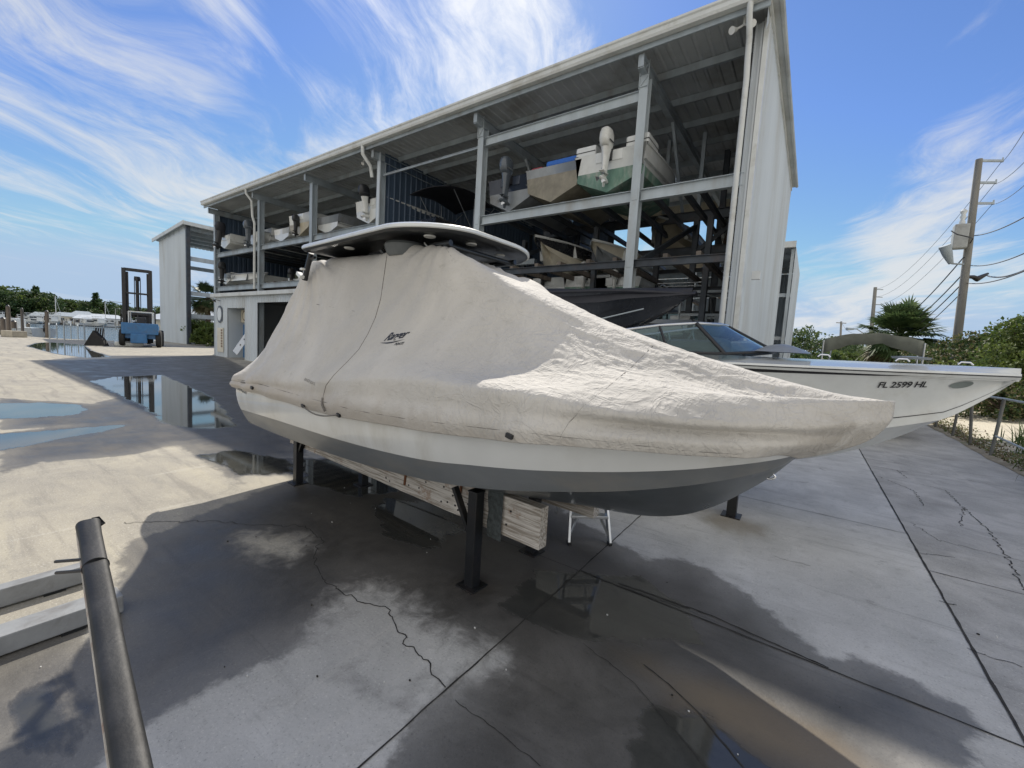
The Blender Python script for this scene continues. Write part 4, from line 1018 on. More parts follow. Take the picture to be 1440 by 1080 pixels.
mb = MB(); mb.b2((XR - .27, YF, 0), (XR - .08, YF + .4, zr(YF) - .3)); part(mb, 'end_column', steel_grey)
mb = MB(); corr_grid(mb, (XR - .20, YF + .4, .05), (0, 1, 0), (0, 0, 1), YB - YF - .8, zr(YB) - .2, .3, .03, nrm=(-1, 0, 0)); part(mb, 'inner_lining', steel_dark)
for x, z0, zt_, out in ((XR - .33, .3, 9.4, .10), (CX[1] - .24, 4.2, 9.0, .12)):
    mb = MB(); mb.tube([(x, YE - .10, zr(YE) + .05), (x, YE - .08, zr(YE) - .20), (x, YE + .2, zr(YE) - .5), (x, YF - .35, zt_ - .75), (x, YF - .24, zt_ - 1.1), (x, YF - .24, z0)], .065, 12); part(mb, 'downspout', trim_white, smooth=50)
mb = MB(); x = CX[3] - .35; mb.tube([(x, YE - .10, zr(YE) + .05), (x, YE - .08, zr(YE) - .28), (x, YE + .3, zr(YE) - .62), (x, YF - .2, zr(YE) - 1.05)], .075, 12); part(mb, 'downspout', trim_white, smooth=50)
for px_, py_ in ((1046, 38),):
    p = at(px_, py_, YE + .25)
    mb = MB(); mb.tube([p + Vector((0, 0, .25)), p + Vector((0, 0, .05))], .03, 8); 
    for sx in (-.14, .14):
        mb.tube([p + Vector((0, 0, .05)), p + Vector((sx, -.08, -.05))], .025, 8); mb.tube([p + Vector((sx, -.06, -.04)), p + Vector((sx * 1.5, -.2, -.12))], [.04, .08], 12)
    part(mb, 'flood_light', white_cowl, smooth=50)
p = at(1063, 387, YF - .12); mb = MB(); mb.b2(p - Vector((.09, .02, .10)), p + Vector((.09, .07, .10))); part(mb, 'meter_box', trim_white, bevel=.01)
p = at(512, 225, YE + .5)
mb = MB(); mb.tube([p, p + Vector((0, 0, -.1))], .03, 8); mb.tube([p + Vector((0, 0, -.1)), p + Vector((.05, -.1, -.2))], [.04, .07], 10); part(mb, 'flood_light', white_cowl, smooth=50)
# rear part of the building seen through the open bays: frames and stored gear of the next rack
r2 = empty('rear_rack_building', (-16, 38, 0), 0, 'long pale roofed rack building standing behind the open bays of the big rack', 'rack building')
O2 = Vector((-16, 38, 0))
def part2(mb, name, m, **k):
    mb.v = [tuple(Vector(v) - O2) for v in mb.v]; return mb.build(name, m, r2, **k)
XR2 = -1.62
mb = MB(); corr_grid(mb, (-50, 34.2, 9.75), (1, 0, 0), (0, 1, 0), 50 + XR2, 12, .4, .04, nrm=(0, 0, 1)); part2(mb, 'roof', sheet_pale)
mb = MB(); mb.b2((-50, 34.0, 9.45), (XR2 + .05, 34.2, 9.85)); part2(mb, 'fascia', trim_white)
mb = MB(); corr_grid(mb, (-50, 45.8, 0), (1, 0, 0), (0, 0, 1), 50 + XR2, 9.7, .3, .03, nrm=(0, -1, 0)); part2(mb, 'rear_wall', steel_grey)
mb = MB(); corr_grid(mb, (XR2, 35.2, .1), (0, 1, 0), (0, 0, 1), 10.6, 9.6, .3, .03, nrm=(1, 0, 0)); part2(mb, 'end_wall', sheet_pale)
for x in (-48, -42, -36, -30, -24, -18, -12, -8, -4.6, -2.6, -1.75):
    mb = MB(); mb.ibeam((x, 35, 0), (x, 35, 9.5), .18 if x > -3 else .25, .2, .02, up=(0, 1, 0)); part2(mb, 'column', steel_pale if x > -9 else steel_grey)
for z in (3.3, 6.3):
    mb = MB(); mb.b2((-50, 35.1, z), (XR2, 35.25, z + .25)); part2(mb, 'shelf_beam', steel_pale)
for y in (37, 40, 43):
    mb = MB(); mb.b2((-50, y, 9.3), (XR2 - .1, y + .1, 9.6)); part2(mb, 'purlin', steel_grey)

# ---- the rack building across the end of the yard (far left)
b2 = empty('end_rack_building', (-56, 20, 0), 0, 'pale shed roofed rack building at the far end of the yard, blank wall facing us', 'rack building')
O3 = Vector((-56, 20, 0))
def part3(mb, name, m, **k):
    mb.v = [tuple(Vector(v) - O3) for v in mb.v]; return mb.build(name, m, b2, **k)
bx0, bx1, by = -60.8, -52.4, 16.0; z1, z0_ = 12.0, 11.2
mb = MB(); corr_grid(mb, (bx0, by, 0), (1, 0, 0), (0, 0, 1), bx1 - bx0, z0_, .3, .03, nrm=(0, -1, 0)); mb.add([(bx0, by, z0_), (bx1, by, z0_), (bx1, by, z1)], [(0, 1, 2)]); part3(mb, 'end_wall', sheet_pale)
mb = MB()
corr_grid(mb, (bx1 + .6, by - .35, z1 + .05), (0, 1, 0), (bx0 - bx1 - 1.4, 0, z0_ - z1), 40, 10, .4, .05, nrm=(0, 0, 1)); part3(mb, 'roof', sheet_grey)
mb = MB(); mb.beam((bx1 + .6, by - .4, z1 + .1), (bx0 - .8, by - .4, z0_ + .0), .08, .35); part3(mb, 'rake_trim', trim_white)
mb = MB(); mb.b2((bx1 + .55, by - .4, z1 - .15), (bx1 + .7, by + 40, z1 + .2)); part3(mb, 'eave_trim', trim_white)
mb = MB(); mb.b2((bx1 - .05, by - .08, 0), (bx1 + .25, by + .25, z1)); part3(mb, 'corner_column', steel_dark)
for y in (22, 28, 34, 40, 46, 55):
    mb = MB(); mb.ibeam((bx1, y, 0), (bx1, y, z1 - .1), .3, .3, .02, up=(0, 1, 0)); part3(mb, 'column', steel_grey)
for z in (8.7, 5.6 - .4, 2.9):
    mb = MB(); mb.b2((bx1 - .1, by + .2, z - .2), (bx1 + .1, by + 39, z + .22)); part3(mb, 'shelf_beam', steel_pale)
    mb = MB(); mb.b2((bx0 + .1, by + .2, z - .2), (bx0 + .3, by + 39, z + .22)); part3(mb, 'rear_shelf_beam', steel_grey)
for k in range(5):
    x = bx1 - 1.5 * k - .6; mb = MB(); zz = z1 + (z0_ - z1) * (bx1 - x) / (bx1 - bx0); mb.b2((x - .06, by, zz - .35), (x + .06, by + 39, zz - .05)); part3(mb, 'purlin', steel_grey)

# ---- office lean-to under the left bays
of = empty('marina_office', (-31, 11.6, 0), 0, 'small ribbed metal office under the left bays of the rack with a blue door', 'office')
OO = Vector((-31, 11.6, 0))
def parto(mb, name, m, **k):
    mb.v = [tuple(Vector(v) - OO) for v in mb.v]; return mb.build(name, m, of, **k)
yo = 11.3
ox = lambda px_, y=yo: at(px_, 460, y).x
xA, xB, xC, xD, xE, xF = ox(303), ox(320), ox(344), ox(353), ox(362), ox(470)
zt = 3.82; zlin = 3.0
zal = at(330, 433, yo).z
def corr_front(x0, x1, za, zb_):
    mb = MB(); corr_grid(mb, (x0, yo, za), (1, 0, 0), (0, 0, 1), x1 - x0, zb_ - za, .26, .03, nrm=(0, -1, 0)); return mb
parto(corr_front(xA, xB, 0, zt), 'front_wall', sheet_pale)
parto(corr_front(xB, xC, zal, zt), 'lintel_wall', sheet_pale)
parto(corr_front(xC, xE, 0, zt), 'front_wall', sheet_pale)
zgar = at(380, 425, yo).z
parto(corr_front(xE, xF, zgar, zt), 'lintel_wall', sheet_pale)
mb = MB(); mb.b2((xA - .25, yo - .22, zt - .02), (xF, yo + .1, zt + .20)); parto(mb, 'roof_trim', trim_white, bevel=.02)
mb = MB(); mb.b2((xA - .05, yo + .1, zt - .1), (xF, yo + 6, zt)); parto(mb, 'flat_roof', sheet_grey)
mb = MB(); mb.b2((xA - .02, yo + .06, 0), (xA + .1, yo + 6, zt - .1)); parto(mb, 'side_wall', sheet_pale)
ya = yo + .9
mb = MB(); mb.b2((xB - .06, yo + .04, 0), (xB, ya, zal)); mb.b2((xC, yo + .04, 0), (xC + .06, ya, zal)); mb.b2((xB, yo + .04, zal), (xC, ya, zal + .05)); parto(mb, 'alcove_side', sheet_pale)
mb = MB(); mb.b2((xB, ya, 0), (xC, ya + .06, zal)); parto(mb, 'alcove_wall', steel_pale)
mb = MB(); xd0, xd1 = xB + .45 * (xC - xB), xC - .12; mb.b2((xd0, ya - .05, .02), (xd1, ya - .01, 2.15)); dr = parto(mb, 'door', mat('blue_door_paint', (.04, .10, .22), .4))
mb = MB(); mb.b2((xd0 + .5, ya - .09, .5), (xd1 - .3, ya - .055, 1.95)); q = parto(mb, 'window', glass)
mb = MB(); mb.b2((xB + .12, ya - .06, .02), (xd0 - .05, ya - .02, 2.15)); parto(mb, 'blue_panel', blue_paint)
sgn_m = mat('sign_cream', (.58, .54, .42), .5, var=.05)
mb = MB(); mb.b2((xB + .05, ya - .16, 2.28), (xC - .05, ya - .10, zal - .05)); sg = parto(mb, 'sign_board', sgn_m)
def disc(mb, c, rx, rz, y, th=.03, n_=28):
    vs = [(c[0] + rx * math.cos(2 * PI * k / n_), y, c[1] + rz * math.sin(2 * PI * k / n_)) for k in range(n_)]; v2 = [(a, y + th, b) for a, _, b in vs]
    mb.grid([vs, v2], closed=True); mb.add(vs, [tuple(range(n_))])
zc = (2.28 + zal) / 2; rad_ = (zal - 2.28) * .40
mb = MB(); disc(mb, (xB + .28 * (xC - xB), zc), rad_, rad_, ya - .19); parto(mb, 'sign_roundel', mat('sign_brown', (.12, .06, .035), .6))
mb = MB(); disc(mb, (xB + .28 * (xC - xB), zc), rad_ * .72, rad_ * .72, ya - .205); parto(mb, 'sign_roundel_face', sgn_m)
mb = MB()
for k in range(4):
    z = zc + rad_ * .75 - k * rad_ * .5; mb.b2((xB + .52 * (xC - xB), ya - .175, z - .035), (xC - .25, ya - .165, z + .035))
parto(mb, 'sign_text_lines', solid('brown_ink', (.16, .09, .05)))
xo = (xA + xB) / 2; zs_ = at(312, 442, yo).z
mb = MB(); disc(mb, (xo - .1, zs_), .42, .55, yo - .07); parto(mb, 'wall_roundel', mat('slate_paint', (.09, .11, .14), .6))
mb = MB(); disc(mb, (xo - .1, zs_), .30, .42, yo - .09); parto(mb, 'wall_roundel_face', gelwhite)
mb = MB(); mb.tube([(xo - .1, yo - .02, zs_ + .85), (xo - .1, yo - .3, zs_ + .9), (xo - .1, yo - .36, zs_ + .78)], [.02, .02, .12], 12); parto(mb, 'wall_lamp', black_plastic, smooth=50)
zb1, zb2 = at(312, 461, yo).z, at(312, 495, yo).z
mb = MB(); mb.b2((xo - .45, yo - .07, max(.15, zb2)), (xo + .42, yo - .035, zb1)); parto(mb, 'banner', gelcream)
mb = MB()
for k in range(7):
    z = zb1 - .15 - k * .17; mb.b2((xo + .12, yo - .08, z - .06), (xo + .34, yo - .073, z + .05))
parto(mb, 'banner_lettering', solid('brown_ink', (.16, .09, .05)))
mb = MB(); 
xg = at(372, 460, yo + 3)
for k, (a, c_, h_) in enumerate(((.4, blue_paint, 1.5), (1.7, blue_paint, 1.1), (3.2, black_plastic, 1.3))):
    tt = empty('storage_bin', (xE + .9 + a, yo + 2.6, 0), 0, ('tall blue bin', 'low blue bin', 'black bin')[k] + ' inside the dark garage bay of the office', 'bin')
    mb = MB(); mb.b2((-.5, -.4, .05), (.5, .4, h_)); mb.build('bin_body', c_, tt, bevel=.05); mb = MB(); mb.b2((-.54, -.44, h_), (.54, .44, h_ + .08)); mb.build('lid', c_, tt, bevel=.03)
lb_ = empty('leaning_board', at(341, 497, yo - .05), 0, 'white board leaning against the office wall beside the blue door', 'board')
mb = MB(); mb.beam((-.4, -.25, .0), (.25, .55, 1.72), .62, .03, up=(0, 1, 0)); mb.build('panel', gelwhite, lb_)
mb = MB()
for z in (.5, .85, 1.2): mb.beam((-.4 + .65 * z / 1.72, -.25 + .8 * z / 1.72 - .03, z - .05), (-.4 + .65 * z / 1.72 + .03, -.25 + .8 * z / 1.72 - .03, z + .05), .1, .01, up=(0, 1, 0))
mb.build('marks', ink, lb_)

# ================================================================== boats: shared hull and outboard builders
def hull_fn(L, B, D, k0=0., rake=.9, sheer=.12, flare=.82, kst=.62, fine_=2.3):
    def f(t, side):
        q = max(0, (t - .42) / .58); hb = B / 2 * (.94 + .06 * min(1, t / .3)) * max(.012, 1 - q ** fine_)
        e = t ** 5
        sh = Vector((L * t, side * hb, k0 + D * (1 + sheer * t * t)))
        up = max(0, (t - kst) / (1 - kst))
        kz = k0 + (D * (1 + sheer) - .12) * up ** 1.9
        k = Vector((L * t - rake * up ** 1.1, 0, kz))
        cz = k0 + D * .34 + D * .55 * up ** 1.5; chb = hb * (.88 - .35 * up)
        ch = Vector((L * t - rake * .55 * up, side * chb, max(cz, kz + .02)))
        return sh, ch, k
    return f
def build_hull(parent, f, mtop, mbot, mdeck, n_=36, band=.35, deck_drop=.0, crown=.06, solid_deck=True, open_well=False, stripe=None):
    mt, mb_, md = MB(), MB(), MB(); ms = MB()
    ts = [1 - (1 - i / n_) ** 1.25 for i in range(n_ + 1)]; edge = {}
    for side in (-1, 1):
        A, Bq, C_, S2 = [], [], [], []; e_ = []
        for t in ts:
            sh, ch, k = f(t, side)
            def sp_(a):
                p = ch.lerp(sh, a); return Vector((p.x, p.y - side * .05 * math.sin(PI * a) * t, p.z))
            A.append([sp_(band + (1 - band) * q / 6) for q in range(7)])
            Bq.append([k.lerp(ch, q / 4) for q in range(5)] + [sp_(band * q / 3) for q in range(1, 4)])
            e_.append(sh)
            if stripe: S2.append([sp_(a) + Vector((0, side * .004, 0)) for a in stripe])
        mt.grid(A); mb_.grid(Bq); edge[side] = e_
        if stripe: ms.grid(S2)
    sh, ch, k = f(0, -1); m_ = lambda p: Vector((p.x, -p.y, p.z)); w_ = ch.lerp(sh, band)
    mt.add([w_, sh, m_(sh), m_(w_)], [(0, 1, 2, 3)]); mb_.add([ch, w_, m_(w_), m_(ch), k], [(0, 1, 2, 3, 4)])
    # rub rail / gunwale cap
    for side in (-1, 1):
        o_ = [[p + Vector((0, side * .012, -.035)) for p in edge[side]], [p + Vector((0, side * .03, -.01)) for p in edge[side]], [p + Vector((0, side * .018, .02)) for p in edge[side]], [p + Vector((-.0, -side * .10 * max(.1, 1 - i / n_), .025)) for i, p in enumerate(edge[side])],
              [p + Vector((-.0, -side * .11 * max(.1, 1 - i / n_), -.05)) for i, p in enumerate(edge[side])]]
        md.grid(o_)
    P = []
    for i in range(len(ts)):
        a, b = edge[-1][i], edge[1][i]; row = []
        for q in range(9):
            c_ = a.lerp(b, q / 8); z = crown * math.sin(PI * q / 8) * (1 - .5 * (i / n_)) - deck_drop
            if open_well and i < n_ * .62: z = -.42
            row.append(c_ + Vector((0, 0, z)))
        P.append(row)
    md.grid(P)
    h = mt.build('hull', mtop, parent, smooth=38); bt = mb_.build('hull_bottom', mbot, parent, smooth=28); dk = md.build('deck', mdeck, parent, smooth=38)
    if stripe: ms.build('hull_stripe', ink, parent, smooth=38)
    return h, bt, dk
def outboard(parent, x, y, z, s=1., cowl=grey_cowl, leg=grey_cowl, tilt=0., cover=None):
    s *= .74; z -= .06
    """outboard motor hung on a transom whose top is at (x,y,z); points towards -x"""
    M = Matrix.Translation((x, y, z)) @ Matrix.Rotation(tilt, 4, 'Y') @ Matrix.Scale(s, 4)
    ob = MB(); P = []
    for zz, lx0, lx1, w_ in ((.02, -.40, .02, .15), (.10, -.52, .08, .19), (.28, -.58, .10, .21), (.45, -.56, .08, .205), (.58, -.50, .02, .17), (.64, -.40, -.06, .10), (.655, -.30, -.14, .03)):
        ring_ = []
        for k in range(20):
            a = 2 * PI * k / 20; cx, cy = math.cos(a), math.sin(a); q = (abs(cx) ** 3 + abs(cy) ** 3) ** (-1 / 3)
            ring_.append(M @ Vector(((lx0 + lx1) / 2 - .0 + (lx1 - lx0) / 2 * cx * q * .92, w_ * cy * q * .92, zz)))
        P.append(ring_)
    ob.grid(P, closed=True); ob.add(P[0], [tuple(range(20))]); ob.add(P[-1], [tuple(range(20))])
    c_ = ob.build('cowling', cover or cowl, parent, smooth=45)
    if not cover:
        mb = MB(); ring_ = [M @ Vector(v) for v in ((-.45, -.205, .16), (-.10, -.212, .16), (-.10, -.212, .21), (-.45, -.205, .21))]; mb.add(ring_, [(0, 1, 2, 3)])
        mb.add([Vector((v.x, 2 * y - v.y, v.z)) for v in ring_], [(0, 1, 2, 3)]); mb.build('cowl_band', steel_dark if cowl is not grey_cowl else alu, parent)
    mb = MB(); P = []
    for zz, lx0, lx1, w_ in ((.03, -.44, .02, .16), (-.12, -.42, -.02, .13), (-.45, -.40, -.06, .10), (-.74, -.40, -.08, .075), (-.80, -.46, -.04, .09)):
        P.append([M @ Vector(((lx0 + lx1) / 2 + (lx1 - lx0) / 2 * math.cos(2 * PI * k / 12), w_ * math.sin(2 * PI * k / 12), zz)) for k in range(12)])
    mb.grid(P, closed=True); mb.build('midsection', leg, parent, smooth=45)
    mb = MB()
    mb.box(M @ Vector((-.30, 0, -.76)), (.42 * s, .17 * s, .015 * s), 0, M.to_3x3().normalized())
    T = M @ Matrix.Translation((-.22, 0, -.98)) @ Matrix.Rotation(PI / 2, 4, 'Y')
    mb.lathe([(.01, -.36), (.07, -.26), (.09, -.05), (.085, .12), (.05, .24)], 12, T)
    mb.add([M @ Vector(v) for v in ((-.05, .012, -.82), (-.34, .012, -.82), (-.30, .008, -1.22), (-.18, .008, -1.20), (-.05, -.012, -.82), (-.34, -.012, -.82), (-.30, -.008, -1.22), (-.18, -.008, -1.20))],
           [(0, 1, 2, 3), (4, 7, 6, 5), (0, 4, 5, 1), (1, 5, 6, 2), (2, 6, 7, 3), (3, 7, 4, 0)])
    lu = mb.build('lower_unit', leg, parent, smooth=45)
    mb = MB()
    for k in range(3):
        a0 = 2 * PI * k / 3; vs = []
        for r_, da, dx in ((.04, -.25, .02), (.19, -.45, .05), (.20, .25, -.04), (.04, .25, -.02)):
            vs.append(M @ Vector((-.46 + dx, r_ * math.cos(a0 + da), -.98 + r_ * math.sin(a0 + da))))
        mb.add(vs, [(0, 1, 2, 3)])
    mb.tube([M @ Vector((-.40, 0, -.98)), M @ Vector((-.52, 0, -.98))], .045 * s, 10); mb.build('propeller', alu, parent, smooth=40)
    mb = MB(); mb.box(M @ Vector((-.02, 0, -.12)), (.16 * s, .26 * s, .34 * s), 0, M.to_3x3().normalized()); mb.build('bracket', black_plastic, parent, bevel=.01)
def rack_boat(X, Y, z, lab, L=6.4, B=2.2, D=1.05, top=gelwhite, bot=gelwhite, deck=gelwhite, eng=grey_cowl, leg=None, engz=0., es=1., tilt=0., cov=None, console=True, wind=False, facing='stern', cov_deck=None, group='boats stored on the rack shelves', stripe=None, band=.35, name='stored_boat', extra=None):
    if Y < 13.75 and z > 4: X, Y = X * .943, Y * .943
    rz = PI / 2 if facing == 'stern' else -PI / 2
    e = empty(name, (X, Y, z), rz, lab, 'boat', group)
    f = hull_fn(L, B, D, 0, L * .16)
    build_hull(e, f, top, bot, cov_deck or deck, band=band, stripe=stripe, open_well=cov_deck is None)
    if eng is not None:
        mb = MB(); mb.b2((-.02, -.4, D - .30), (.12, .4, D - .02)); mb.build('transom_top', top, e, bevel=.02)
        outboard(e, -.04, 0, D - .05 + engz, es, eng, leg or eng, tilt, cov)
    if console:
        mb = MB(); mb.b2((L * .42, -.35, D - .40), (L * .42 + .7, .35, D + .35)); mb.build('console', deck, e, bevel=.05)
        mb = MB(); mb.b2((L * .25, -.45, D - .42), (L * .25 + .5, .45, D + .12)); mb.build('seat', deck, e, bevel=.05)
    if wind:
        mb = MB(); y_ = B * .40
        base = [Vector((L * .34, -y_, D + .02)), Vector((L * .52, -y_ * .92, D + .05)), Vector((L * .60, 0, D + .08)), Vector((L * .52, y_ * .92, D + .05)), Vector((L * .34, y_, D + .02))]
        topp = [Vector((L * .34, -y_ * .95, D + .12)), Vector((L * .47, -y_ * .8, D + .45)), Vector((L * .53, 0, D + .50)), Vector((L * .47, y_ * .8, D + .45)), Vector((L * .34, y_ * .95, D + .12))]
        mb.grid([base, topp]); mb.build('windshield', glass, e)
        mb = MB(); mb.tube(topp, .02, 6); mb.build('windshield_frame', alu, e)
    if extra: extra(e, L, B, D)
    return e
x_ = lambda px_, py_, Y: at(px_, py_, Y).x
zT, zM, zR, zRM = 6.81, 4.64, 6.34, 4.52
rack_boat(x_(295, 330, 11.2) + .1, 12.0, zT, 'white skiff with a big covered outboard at the far left of the top shelf', B=1.9, D=.8, eng=black_plastic, cov=tarp_black, es=1.25, engz=.25, tilt=.12, console=False)
rack_boat(x_(344, 330, 11.9), 12.35, zT, 'low white flats boat with a dark grey outboard, left bay, top shelf', B=2.0, D=.75, es=1.15, engz=.2, console=False, deck=gelgrey)
rack_boat(x_(362, 330, 12.5), 12.9, zT, 'white boat with a square stern just left of the first downspout column', B=1.9, D=1.0, eng=None)
rack_boat(x_(386, 330, 12.2), 12.6, zT, 'white skiff with low sides just right of the first downspout column', B=1.8, D=.7, eng=None, console=True)
rack_boat(x_(418, 325, 12.2), 12.3, zT, 'white runabout with a windshield and rusty stained stern in the second bay', B=2.2, D=1.1, top=gelwhite, bot=geltan, eng=black_plastic, engz=-.35, es=.8, wind=True, console=False)
rack_boat(x_(458, 330, 12.6), 12.7, zT, 'open grey boat with dark gear, third bay of the top shelf', B=2.0, D=.85, top=gelgrey, deck=gelgrey, eng=None)
rack_boat(x_(512, 300, 12.2), 12.45, zT, 'white boat with a black outboard tilted up beside the partition wall', B=2.1, D=1.05, eng=black_plastic, leg=white_cowl, engz=.15, es=1.1, tilt=-.15)
# middle level, left bays
rack_boat(x_(303, 390, 11.6), 12.2, zM, 'dark boat with a black outboard overhanging the left end of the middle shelf', B=1.6, D=.7, top=gelgrey, eng=black_plastic, es=1.0, engz=.3, console=False)
def name_board(e, L, B, D):
    text_mesh('hull_lettering', 'Carolina Skiff', .34, Matrix.Translation((.9, B / 2 + .04, D * .52)) @ Matrix.Rotation(PI, 4, 'Z') @ Matrix.Rotation(PI / 2, 4, 'X'), ink, e, shear=.4) if False else None
rack_boat(x_(345, 388, 12.3), 12.9, zM, 'long low white skiff lying across the middle shelf behind the first downspout', B=2.0, D=.55, eng=None, console=False)
def side_skiff():
    p = at(318, 388, 12.0)
    e = empty('stored_boat', (p.x, 12.1, zM), 0, 'narrow white skiff stored side on along the middle shelf of the left bay', 'boat', 'boats stored on the rack shelves')
    build_hull(e, hull_fn(5.6, 1.2, .55, 0, .6), gelwhite, gelwhite, gelgrey, open_well=True)
    text_mesh('hull_lettering', 'Carolina Skiff', .26, Matrix.Translation((1.2, -.61, .30)) @ Matrix.Rotation(PI / 2, 4, 'X'), ink, e, shear=.4)
side_skiff()
rack_boat(x_(395, 385, 12.6), 13.4, zM, 'dark green jon boat on the middle shelf of the second bay', B=1.7, D=.55, top=mat('olive_paint', (.06, .07, .045), .6), deck=gelgrey, eng=black_plastic, es=.8, console=False)
rack_boat(x_(425, 385, 12.6), 13.6, zM, 'small grey skiff with a seat on the middle shelf of the second bay', B=1.7, D=.6, top=gelgrey, deck=gelgrey, eng=white_cowl, es=.7)
# boat with the black bimini in the bay beside the partition
def bim(e, L, B, D):
    mb = MB(); P = []
    for i in range(13):
        s = .5 + 2.9 * i / 12; P.append([Vector((s, -1.15 + 2.3 * q / 12, D + 1.35 + .22 * math.sin(PI * i / 12) + .12 * math.sin(PI * q / 12))) for q in range(13)])
    mb.grid(P); b_ = mb.build('bimini_top', tarp_black, e, smooth=60); m_ = b_.modifiers.new('t', 'SOLIDIFY'); m_.thickness = .03
    for s in (1.0, 2.3, 3.7):
        for sy in (-1, 1):
            mb = MB(); mb.tube([(s, sy * 1.0, D + 1.4), (2.3, sy * 1.0, D)], .018, 6); mb.build('bimini_pole', alu, e)
rack_boat(x_(592, 300, 12.8), 12.6, 5.72, 'boat with a wide black bimini top stored beside the blue partition wall', B=2.3, D=.9, top=gelblack, bot=gelblack, deck=gelblack, eng=None, extra=bim)
mb = MB(); mb.b2((-15.4, YF, 5.4), (-10.2, YF + .2, 5.62)); part(mb, 'shelf_beam', steel_grey); mb = MB(); mb.b2((-15.4, YF + 4, 5.4), (-10.2, YF + 4.2, 5.62)); part(mb, 'shelf_beam', steel_grey)
# the three big boats on the top shelf of the right bays
rack_boat(-9.45, 12.55, zR, 'navy and charcoal boat with a dark grey outboard, top shelf right of the lattice column', L=5, B=2.0, D=1.15, top=mat('navy_gelcoat', (.03, .04, .06), .3), bot=gelgrey, eng=grey_cowl, es=1.2, engz=.08)
def tarp_(e, L, B, D):
    mb = MB(); mb.b2((.15, -.95, D + .02), (2.2, .35, D + .24)); mb.build('blue_cover', mat('blue_tarp', (.02, .12, .45), .55), e, bevel=.08)
    mb = MB(); mb.b2((.2, .5, D + .0), (L * .6, .95, D + .16)); mb.build('red_cover', gelred, e, bevel=.08)
rack_boat(-7.55, 12.3, zR, 'tan V hulled boat with blue and red covers between two boats', L=5, B=2.1, D=1.1, top=gelgrey, bot=mat('grimy_tan', (.22, .20, .15), .5, var=.2, dirt=(.12, .11, .07), dirt_amt=.6), eng=None, console=False, extra=tarp_, band=.62)
def cooler(e, L, B, D):
    for sy in (-1, 1):
        mb = MB(); mb.b2((.05, sy * .45, D - .05), (.95, sy * 1.10, D + .30)); mb.build('stern_seat', gelwhite, e, bevel=.06)
        mb = MB(); mb.b2((.04, sy * .47, D + .12), (.955, sy * 1.105, D + .14)); mb.build('seat_trim', ink, e)
rack_boat(-5.58, 12.3, zR, 'white boat with a streaky green bottom and white outboard beside the tall column', L=4.8, B=2.3, D=1.15, bot=antifoul, eng=white_cowl, es=1.15, engz=.06, console=False, extra=cooler, band=.30)
# hulls on the lower and rear racks, bows towards us
rack_boat(x_(775, 360, 15.5) - .2, 20.6, 5.75, 'dark grey hull with its bow out, just right of the hard top tip', L=5.4, B=2.0, D=1.1, top=gelgrey, bot=gelblack, eng=None, console=False, facing='bow', group='boats on the rear racks')
rack_boat(x_(925, 340, 15.7), 20.7, 5.60, 'tan hull with its bow out, seen past the tall column', L=5.2, B=1.7, D=1.0, top=geltan, bot=geltan, eng=None, console=False, facing='bow', group='boats on the rear racks')
rack_boat(x_(1020, 345, 15.7) + .1, 20.7, 5.55, 'grey brown V hull with its bow out next to the end wall', L=5.0, B=1.3, D=1.0, top=gelgrey, bot=mat('brown_bottom', (.16, .11, .075), .6, var=.3), eng=None, console=False, facing='bow', group='boats on the rear racks')
rack_boat(x_(822, 398, 14.2), 14.3, zRM - .9, 'white boat with a green bottom on the lower rack behind the black cover', B=2.0, D=.9, bot=antifoul, eng=white_cowl, es=.9, engz=.15)
rack_boat(x_(765, 398, 14.2), 14.3, zRM - .9, 'white boat with a black outboard on the lower rack nearer the hard top', B=2.0, D=.9, eng=black_plastic, es=.9, engz=.15)
rack_boat(x_(868, 398, 14.4), 14.3, zRM - .9, 'white skiff half hidden behind the tall column on the lower rack', B=1.9, D=.8, bot=antifoul, eng=white_cowl, es=.7)
mb = MB()
for x in (-10.6, -8.6, -6.6, -4.7): mb.b2((x, 13.6, 3.4), (x + .14, 20, 3.6))
part(mb, 'lower_rail', steel_dark).__setitem__('kind', 'stuff') if False else part(mb, 'lower_rails', steel_dark)
rack_boat(x_(768, 360, 13.0), 17.6, 4.50, 'black hull with a cream bottom, bow out, on the middle shelf by the hard top', L=5.4, B=1.9, D=.95, top=gelblack, bot=gelcream, eng=None, console=False, facing='bow', group='boats on the rear racks')
rack_boat(x_(838, 372, 13.0), 17.4, 4.50, 'small cream hull, bow out, on the middle shelf left of the tall column', L=4.8, B=1.5, D=.75, top=gelcream, bot=gelgrey, eng=None, console=False, facing='bow', group='boats on the rear racks')
# a tower boat and fishing boat on the ground in the right bay
def tower(e, L, B, D):
    for sy in (-.8, .8):
        for k in (0, .16):
            mb = MB(); mb.tube([(1.6 + k, sy, D), (2.0 + k, sy * .95, D + 1.2), (2.6, sy * .9, D + 1.45 - k), (3.6, sy * .9, D + 1.4 - k), (4.0 - k, sy, D)], .025, 8); mb.build('tower_pipe', alu, e, smooth=60)
    for s in (2.1, 2.8, 3.5):
        mb = MB(); mb.tube([(s, -.75, D + 1.4), (s, .75, D + 1.4)], .022, 8); mb.build('cross_pipe', alu, e, smooth=60)
rack_boat(x_(925, 400, 12.6), 12.9, 1.75, 'boat with a looped aluminium tower low in the bay behind the black covered bow', L=6, B=2.1, D=1.1, top=gelgrey, eng=None, extra=tower, wind=True, group='boats on the rear racks')
mb = MB(); mb.b2((-4.4, 12.8, 1.5), (-2, 12.95, 1.74)); mb.b2((-4.4, 17, 1.5), (-2, 17.15, 1.74)); part(mb, 'low_shelf_beam', steel_dark)
